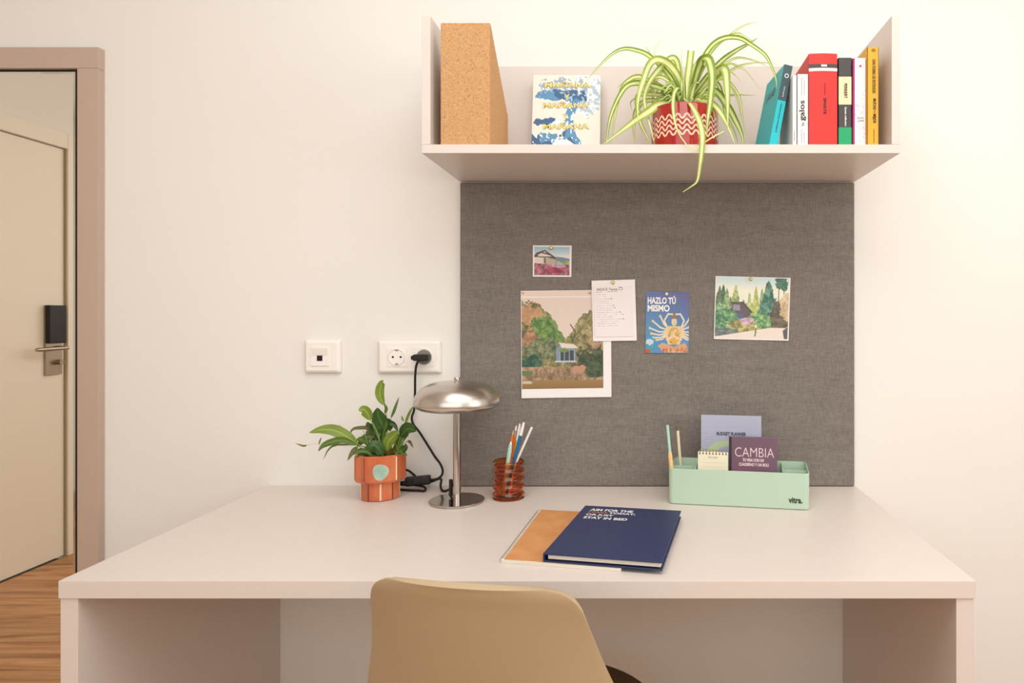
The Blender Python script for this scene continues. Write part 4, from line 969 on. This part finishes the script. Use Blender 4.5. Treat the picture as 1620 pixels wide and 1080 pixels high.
# ---- amber wavy glass with pens
gc = Vector(((804.5 - CX) * 1.545 / F, 1.545 - D, ZD)); RG = .0362; HG = .0855
M_amb = mat('amber glass', (236, 120, 50), .02, trans=1, ior=1.45)
nt = M_amb.node_tree; b_ = nt.nodes['Principled BSDF']; b_.inputs['Base Color'].default_value = (*lin((246, 158, 88)), 1)
g = thing('pen_cup', 'amber ribbed glass tumbler holding pens, between the lamp and the notebooks', 'cup', tuple(gc))
out_ = [(RG - .004, 0), (RG - .001, .002)]; N = 60
for i in range(N + 1):
    z = .003 + (HG - .004) * i / N; out_.append((RG - .0024 + .0024 * math.cos(2 * math.pi * (i / N * 4.6 - .35)), z))
inn = [(r - .0028, z) for r, z in out_[2:]][::-1]
prof = [(0, 0)] + out_ + [(out_[-1][0] - .0014, HG)] + inn + [(RG - .007, .006), (0, .006)]
obj('glass_body', lathe(prof, 64), M_amb, g, smooth=60)
M_orp = mat('orange pencil paint', (226, 120, 50), .4); M_mnt = mat('mint pen plastic', (176, 212, 190), .35); M_yl = mat('yellow brush handle', (232, 176, 48), .35)
M_blu = mat('blue brush handle', (36, 104, 150), .35); M_wp = mat('white pen plastic', (240, 232, 222), .4); M_wd = mat('bare pencil wood', (214, 172, 124), .6); M_fer = mat('silver ferrule', (200, 196, 190), .3, 1)
def pen(name, label, bot, top, segs, group='pens in the amber cup', cat='pen'):
    """bot/top world points, segs=[(fraction0, fraction1, r0, r1, material, partname)]"""
    t = thing(name, label, cat, tuple(bot), group); v = top - bot
    Mq = v.to_track_quat('Z', 'Y').to_matrix().to_4x4(); L = v.length
    for f0, f1, r0, r1, m, pn in segs:
        obj(pn, lathe([(0, f0 * L), (r0, f0 * L), (r1, f1 * L), (0, f1 * L)], 14, Mq), m, t)
    return t
def gp(px, py, d): return P(px, py, d)
B = lambda px, d: Vector(((px - CX) * d / F, d - D, ZD + .0085))
pen('pencil', 'orange pencil standing at the left in the amber cup', B(797, 1.555), gp(812.5, 680, 1.562), [(0, .82, .0037, .0037, M_orp, 'barrel'), (.82, .93, .0037, .0028, M_orp, 'shoulder'), (.93, 1, .0028, .0006, M_wd, 'tip')])
pen('gel_pen', 'mint green pen, frontmost in the amber cup', B(796, 1.532), gp(808.5, 698, 1.530), [(0, .86, .0048, .0048, M_mnt, 'barrel'), (.86, .95, .0048, .003, M_mnt, 'shoulder'), (.95, 1, .0028, .001, M_wp, 'tip')])
pen('paintbrush', 'slim brush with white tip and amber handle in the amber cup', B(802, 1.560), gp(816.8, 673, 1.566), [(0, .84, .0022, .0026, M_orp, 'handle'), (.84, .93, .0028, .0026, M_fer, 'ferrule'), (.93, 1, .0026, .0012, M_wp, 'bristles')])
pen('paintbrush', 'yellow-handled brush with flat white tip in the amber cup', B(806, 1.545), gp(822.5, 670, 1.552), [(0, .76, .0030, .0034, M_yl, 'handle'), (.76, .9, .0034, .0034, M_wp, 'ferrule'), (.9, 1, .0034, .0022, M_wp, 'bristles')])
pen('paintbrush', 'blue-handled brush with white bristles in the amber cup', B(800, 1.540), gp(828.8, 668, 1.545), [(0, .82, .0030, .0042, M_blu, 'handle'), (.82, .92, .0038, .0036, M_wp, 'ferrule'), (.92, 1, .0036, .0026, M_wp, 'bristles')])
pen('stirrer', 'long white stick leaning to the right in the amber cup', B(794, 1.545), gp(841.5, 675.5, 1.548), [(0, 1, .0028, .0028, M_wp, 'stick')])

# ---- notebooks
def slab_quad(name, q, z0, th, m, parent, bev=0):
    bm = bmesh.new(); A = [bm.verts.new((p.x, p.y, z0)) for p in q]; B_ = [bm.verts.new((p.x, p.y, z0 + th)) for p in q]
    bm.faces.new(A); bm.faces.new(B_[::-1])
    for i in range(4): bm.faces.new((A[i], A[(i + 1) % 4], B_[(i + 1) % 4], B_[i]))
    if bev: bmesh.ops.recalc_face_normals(bm, faces=bm.faces[:]); bmesh.ops.bevel(bm, geom=bm.edges[:], offset=bev, segments=1, affect='EDGES')
    return obj(name, bm, m, parent, world=True)
def onz(px, py, z):
    d = (ZC - z) * F / (py - CY); return P(px, py, d)
kq = [onz(851.5, 805.6, .756), onz(1003, 813, .756), onz(982.5, 898.6, .756), onz(790.5, 884.7, .756)]
kb = thing('notebook', 'kraft-covered spiral pad with white pages, lying under the navy binder', 'notebook', tuple((kq[2] + kq[3]) / 2 * Vector((1, 1, 0)).x if False else ((kq[2].x + kq[3].x) / 2, (kq[2].y + kq[3].y) / 2, ZD)))
M_kraft = mat('kraft card', (214, 152, 96), .7, noise=(30, (204, 140, 84), (1, 1, 1), .35, .65))
slab_quad('page_block', sub(kq, .012, 0, 1, 1), ZD, .0054, M_page, kb)
slab_quad('cover', sub(kq, .035, .004, .997, .992), ZD + .0054, .0007, M_kraft, kb, .0001)
wire = bmesh.new(); e0, e1 = bil(kq, .012, .01), bil(kq, .012, .99)
for i in range(34):
    p = e0.lerp(e1, (i + .5) / 34); loop = [p + Vector((-.0045 * math.cos(a) + .001, 0, -.0030 + .0042 * math.sin(a))) for a in [R(-60 + 300 * j / 8) for j in range(9)]]
    tube(loop, .00032, 4, wire)
obj('wire_binding', wire, mat('dark wire', (110, 104, 98), .4, 1), kb, world=True)
nq = [onz(926, 799.2, .7705), onz(1077.7, 807.5, .7705), onz(1047.8, 889.3, .7705), onz(859, 875.2, .7705)]
nb = thing('ring_binder', 'navy binder with white slogan on its cover, lying on the kraft pad', 'binder', ((nq[2].x + nq[3].x) / 2, (nq[2].y + nq[3].y) / 2, .7568))
M_navy = mat('navy binder cover', (42, 52, 92), .42, bump=(500, .05, (1, 1, 1)))
zb = .7568
slab_quad('bottom_cover', nq, zb, .0020, M_navy, nb, .0003); slab_quad('top_cover', nq, .7685, .0020, M_navy, nb, .0003)
slab_quad('spine', sub(nq, 0, 0, .012, 1), zb + .0020, .7685 - zb - .0020, M_navy, nb)
slab_quad('page_block', sub(nq, .04, .008, .985, .988), zb + .0046, .0068, M_page, nb)
slab_quad('ring_rail', sub(nq, .02, .05, .036, .95), zb + .0021, .003, M_steel, nb)
qt = [p + Vector((0, 0, .0001)) for p in nq]
def toptext(tx, u0, v0, u1, v1, m=None):
    bmq = text(tx, qt, (u0, v0, u1, v1), m or M_winkl, nb, bold=.03, off=.0003)
toptext('AIM FOR THE', .09, .07, .53, .122); toptext('TODAY,', .30, .135, .57, .180)
toptext('STARS', .085, .135, .285, .180, mat('copper foil', (176, 116, 84), .4)); toptext('OR JUST', .085, .195, .36, .240); toptext('STAY IN BED', .085, .255, .52, .305)

# ---- mint desk tray and what stands in it
F1, F2 = Vector((.0612, -.164, ZD)), Vector((.358, -.2165, ZD))
ang = math.atan2(F2.y - F1.y, F2.x - F1.x); TM = Matrix.Translation(F1) @ Matrix.Rotation(ang, 4, 'Z')
TW, TDp, TH = (F2 - F1).length, .124, .0775
tray = thing('desk_tray', 'pale mint desk organiser with dividers and a small dark logo, in front of the pinboard', 'organiser', TM)
M_tr = mat('mint plastic', (186, 208, 184), .42, spec=.4)
def loopz(ins, z, r): return [(x, y, z) for x, y in rrect(ins, TW - ins, ins, TDp - ins, max(.001, r))]
bm = bmesh.new(); prev = None; rings = []
for ins, z, r in ((.004, 0, .008), (.0012, .0012, .010), (.0004, .004, .011), (.0, TH - .0008, .011), (.0005, TH, .011), (.0018, TH, .0095), (.0023, TH - .0008, .009), (.0026, .006, .009), (.004, .003, .008)):
    rings.append([bm.verts.new(p) for p in loopz(ins, z, r)])
for A, B_ in zip(rings, rings[1:]):
    for i in range(len(A)): bm.faces.new((A[i], A[(i + 1) % len(A)], B_[(i + 1) % len(B_)], B_[i]))
bm.faces.new(rings[0]); bm.faces.new(rings[-1])
obj('tray_body', bm, M_tr, tray, smooth=40)
fz_ = .003
def tray_a(px, b):
    k = (px - CX) / F; ex = TM.to_3x3() @ Vector((1, 0, 0)); ey = TM.to_3x3() @ Vector((0, 1, 0))
    return (k * (F1.y + b * ey.y + D) - F1.x - b * ey.x) / (ex.x - k * ex.y)
a1 = tray_a(1101, .06); a2 = tray_a(1237, .06)
obj('divider', BOX(a1, a1 + .0022, .0024, TDp - .0024, fz_, TH - .003, bev=.0006), M_tr, tray)
obj('divider', BOX(a2, a2 + .0022, .0024, TDp - .0024, fz_, TH - .003, bev=.0006), M_tr, tray)
obj('divider', BOX(.0024, a1 - .0002, .062, .0642, fz_, TH - .006, bev=.0006), M_tr, tray)
obj('divider', BOX(a2 + .0024, TW - .0024, .058, .0602, fz_, TH - .006, bev=.0006), M_tr, tray)
tq = [TM @ Vector(p) for p in ((0, -.0001, TH), (TW, -.0001, TH), (TW, -.0001, 0), (0, -.0001, 0))]
ua, ub = tray_a(1247.5, 0) / TW, tray_a(1269.5, 0) / TW
text('vitra.', tq, (ua, .655, ub, .815), M_ink, tray, bold=.03, off=.0003)
def tpx(px, py, b, dz=0):   # point in the tray at local depth b that shows at px,py
    a = tray_a(px, b); w_ = TM @ Vector((a, b, 0)); d = w_.y + D; return a, ZC - (py - CY) * d / F - ZD
# budget planner
bP = .108; aL, zT = tpx(1109, 656.5, bP); aR, _ = tpx(1204.5, 659, bP); hP = zT - fz_ - .001
M_lil = mat('lilac grey cover', (178, 180, 198), .5)
Mb = TM @ Matrix.Translation((aL, bP - .004, fz_ + .0012)) @ Matrix.Rotation(R(-3), 4, 'X')
pl2 = thing('planner', 'lilac budget planner standing at the back of the mint organiser', 'planner', Mb); wP = aR - aL
obj('cover', BOX(0, wP, 0, .0012, 0, hP, bev=.0003, seg=1), M_lil, pl2); obj('page_block', BOX(.001, wP - .001, .0013, .0065, .001, hP - .001), M_page, pl2); obj('back_cover', BOX(0, wP, .0066, .0078, 0, hP), M_lil, pl2)
qp = [Mb @ Vector(p) for p in ((0, 0, hP), (wP, 0, hP), (wP, 0, 0), (0, 0, 0))]
cv = Canvas(130, 160, (180, 182, 200)); X, Y = cv.X, cv.Y
for k in range(9):
    yv = .24 + .04 * k; cv.fill(cv.line([(.04 + .02 * (k % 3), yv), (.55, yv + .01), (.97, yv)], .006, 1.2), (160, 162, 190), .8)
m = cv.ell(.40, .50, .30, .17) | ((X > .38) & (X < .78) & (Y > .33) & (Y < .67)); m2 = cv.ell(.46, .50, .2, .10) | ((X > .42) & (Y > .41) & (Y < .59)); cv.fill(m & (Y < .52), (188, 206, 160)); cv.fill(cv.poly([(.08, .62), (.14, .45), (.3, .42), (.26, .62)]), (188, 206, 160)); cv.fill(m2, (172, 178, 206))
printed('cover_print', cv.a, qp, pl2, off=.0002)
text('BUDGET PLANNER', qp, (.26, .215, .75, .262), mat('blue grey ink', (58, 66, 88), .6), pl2, bold=.04, off=.0005)
# CAMBIA book
bC = .040; aL, zT = tpx(1153.5, 691.5, bC); aR, _ = tpx(1230, 694.5, bC); hC = zT - fz_ - .001; wC = aR - aL
Mc = TM @ Matrix.Translation((aL, bC, fz_ + .0012)) @ Matrix.Rotation(R(-4), 4, 'X')
M_plum = mat('plum cover', (112, 82, 98), .35)
cb_ = thing('book', 'plum CAMBIA book standing in the mint organiser in front of the planner', 'book', Mc)
obj('cover', BOX(0, wC, 0, .0012, 0, hC, bev=.0003, seg=1), M_plum, cb_); obj('page_block', BOX(.0012, wC - .001, .0013, .012, .001, hC - .001), M_page, cb_)
obj('back_cover', BOX(0, wC, .0121, .0133, 0, hC), M_plum, cb_); obj('spine', BOX(-.0010, 0, 0, .0133, 0, hC), M_char, cb_)
qc = [Mc @ Vector(p) for p in ((0, 0, hC), (wC, 0, hC), (wC, 0, 0), (0, 0, 0))]
cv = Canvas(90, 110, (112, 84, 100)); X, Y = cv.X, cv.Y
cv.grad(Y > -1, (108, 82, 96), (126, 88, 108), Y + .3 * X); cv.fill(np.exp(-((X - .22) / .22) ** 2 - ((Y - .62) / .13) ** 2) * .6, (176, 84, 116)); cv.fill(np.clip(X - .4, 0, 1) * np.clip(Y - .25, 0, 1) * 1.2, (122, 120, 140)); cv.fill(X < .055, (48, 34, 42))
printed('cover_print', cv.a, qc, cb_, off=.0002, rough=.35)
M_pnk = mat('pale pink ink', (246, 214, 216), .5)
text('CAMBIA', qc, (.12, .165, .93, .31), M_pnk, cb_, bold=-.012, off=.0005)
text('TU VIDA CON UN', qc, (.28, .335, .72, .385), M_pnk, cb_, bold=.04, off=.0005); text('CUADERNO Y UN BOLI', qc, (.20, .405, .82, .455), M_pnk, cb_, bold=.04, off=.0005)
# small spiral desk calendar
bS = .036; aL, zT = tpx(1103.5, 715, bS); aR, _ = tpx(1151.5, 717, bS); hS = zT - fz_ - .001; wS = aR - aL
Mk = TM @ Matrix.Translation((aL, bS, fz_ + .0012)) @ Matrix.Rotation(R(-5), 4, 'X')
cl = thing('mini_calendar', 'small cream spiral calendar standing in the mint organiser beside the plum book', 'calendar', Mk)
M_crp = mat('cream calendar paper', (244, 234, 206), .6)
obj('page_block', BOX(0, wS, 0, .004, 0, hS, bev=.0003, seg=1), M_crp, cl); obj('backing_card', BOX(0, wS, .0042, .0055, 0, hS), mat('straw card', (222, 196, 130), .6), cl)
wr = bmesh.new()
for i in range(9):
    xx = wS * (i + .6) / 9.2; tube([Vector((xx, .0028 - .0045 * math.cos(a), hS + .0005 + .0042 * math.sin(a))) for a in [R(-50 + 280 * j / 9) for j in range(10)]], .0007, 6, wr)
obj('wire_binding', wr, M_brass, cl)
qk = [Mk @ Vector(p) for p in ((0, 0, hS), (wS, 0, hS), (wS, 0, 0), (0, 0, 0))]
for i in range(9): band('punch_hole', qk, .030, .055, M_ink, cl, (i + .42) / 9.2, (i + .8) / 9.2, off=.0002, th=.0001)
text('TO DO', qk, (.34, .10, .66, .135), mat('grey ink', (120, 112, 104), .6), cl, off=.0004)
M_fl = mat('faint rule line', (222, 208, 184), .7)
for k in range(4): band('rule_line', qk, .22 + .09 * k, .225 + .09 * k, M_fl, cl, .14, .9, off=.0002, th=.0001)
# two pens in the left compartment
M_or2 = mat('pastel orange barrel', (240, 196, 134), .4); M_mn2 = mat('pastel mint barrel', (174, 214, 194), .4); M_cr2 = mat('cream barrel', (232, 218, 186), .4)
def traypt(px, py, b): a, z = tpx(px, py, b); return TM @ Vector((a, b, z))
p0 = traypt(1066.5, 790, .022); p0.z = ZD + fz_ + .0045; p1 = traypt(1055.8, 672, .045)
pen('highlighter', 'two-tone mint and orange pen leaning left in the mint organiser', p0, p1, [(0, .57, .0050, .0050, M_or2, 'barrel'), (.57, .63, .0050, .0036, M_or2, 'shoulder'), (.63, 1, .0034, .0032, M_mn2, 'cap')], 'pens in the mint organiser')
p0 = traypt(1080, 785, .085); p0.z = ZD + fz_ + .0035; p1 = traypt(1071.5, 672.5, .095)
pen('pen', 'slim cream pen at the back left of the mint organiser', p0, p1, [(0, .06, .001, .0032, M_cr2, 'tip'), (.06, .92, .0036, .0034, M_cr2, 'barrel'), (.92, 1, .0034, .0030, mat('dark tip', (120, 100, 70), .4), 'end_cap')], 'pens in the mint organiser')

# ================================================================== chair
chx = -.166
M_ch = mat('sand beige shell', (186, 162, 128), .42, spec=.45)
CM = Matrix.Translation((chx, -.545, -.0)) @ Matrix.Rotation(R(-10), 4, 'Z')
ch = thing('shell_chair', 'sand beige moulded shell chair pushed up to the desk', 'chair', CM)
# side profile: (y forward, z, half width, edge rise, edge wrap forward, corner exponent)
prf = [(.235, .425, .165, .0, 0), (.225, .447, .205, .004, 0), (.17, .455, .222, .012, 0), (.08, .445, .230, .022, 0), (-.03, .437, .230, .036, .0), (-.12, .442, .226, .05, .012), (-.178, .468, .219, .045, .03),
       (-.208, .52, .210, .03, .045), (-.228, .59, .196, .01, .052), (-.246, .66, .178, .0, .050), (-.262, .72, .160, -.003, .045), (-.276, .772, .147, -.004, .038), (-.285, .804, .140, -.005, .032), (-.291, .821, .131, -.005, .028), (-.294, .831, .118, -.005, .024), (-.296, .836, .100, -.004, .019)]
def sp1(vals, k=4):
    return spline([Vector((v, 0, 0)) for v in vals], k)
cols = [[p.x for p in sp1([r[i] for r in prf])] for i in range(5)]
bm = bmesh.new(); NU = 28; rows = []
for y_, z_, hw, rise, wrap in zip(*cols):
    row = []
    for j in range(NU + 1):
        u = -1 + 2 * j / NU; s = math.sin(u * math.pi / 2) * .35 + u * .65
        row.append(bm.verts.new((hw * s, y_ + wrap * abs(s) ** 2.2, z_ + rise * abs(s) ** 2.2)))
    rows.append(row)
for A, B_ in zip(rows, rows[1:]):
    for j in range(NU): bm.faces.new((A[j], A[j + 1], B_[j + 1], B_[j]))
shell = obj('seat_shell', bm, M_ch, ch, smooth=180)
for m_ in list(shell.modifiers): shell.modifiers.remove(m_)
so = shell.modifiers.new('thickness', 'SOLIDIFY'); so.thickness = .010; so.offset = 0
bv = shell.modifiers.new('round rim', 'BEVEL'); bv.width = .0026; bv.segments = 3; bv.limit_method = 'ANGLE'; bv.angle_limit = R(50)
M_seat_shade = mat('dark olive seat shade', (88, 66, 36), .85, bump=(200, .2, (1, 1, 1)))  # added pad, its dark colour stands in for shade on the seat under the desk
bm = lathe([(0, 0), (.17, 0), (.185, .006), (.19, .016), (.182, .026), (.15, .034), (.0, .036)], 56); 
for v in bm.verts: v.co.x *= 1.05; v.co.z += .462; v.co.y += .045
cu = obj('seat_shade_pad', bm, M_seat_shade, ch, smooth=60, label='dark olive pad standing in for the shaded seat')
M_leg = mat('beech leg', (206, 170, 124), .5)
for sx_ in (-1, 1):
    for yy, ye in ((.12, .2), (-.12, -.2)):
        obj('leg', tube([Vector((sx_ * .10, yy, .428)), Vector((sx_ * .21, ye, .0005))], [.017, .011], 16), M_leg, ch)
obj('leg_bracket', BOX(-.12, .12, -.14, .14, .414, .428, bev=.004), M_black, ch)
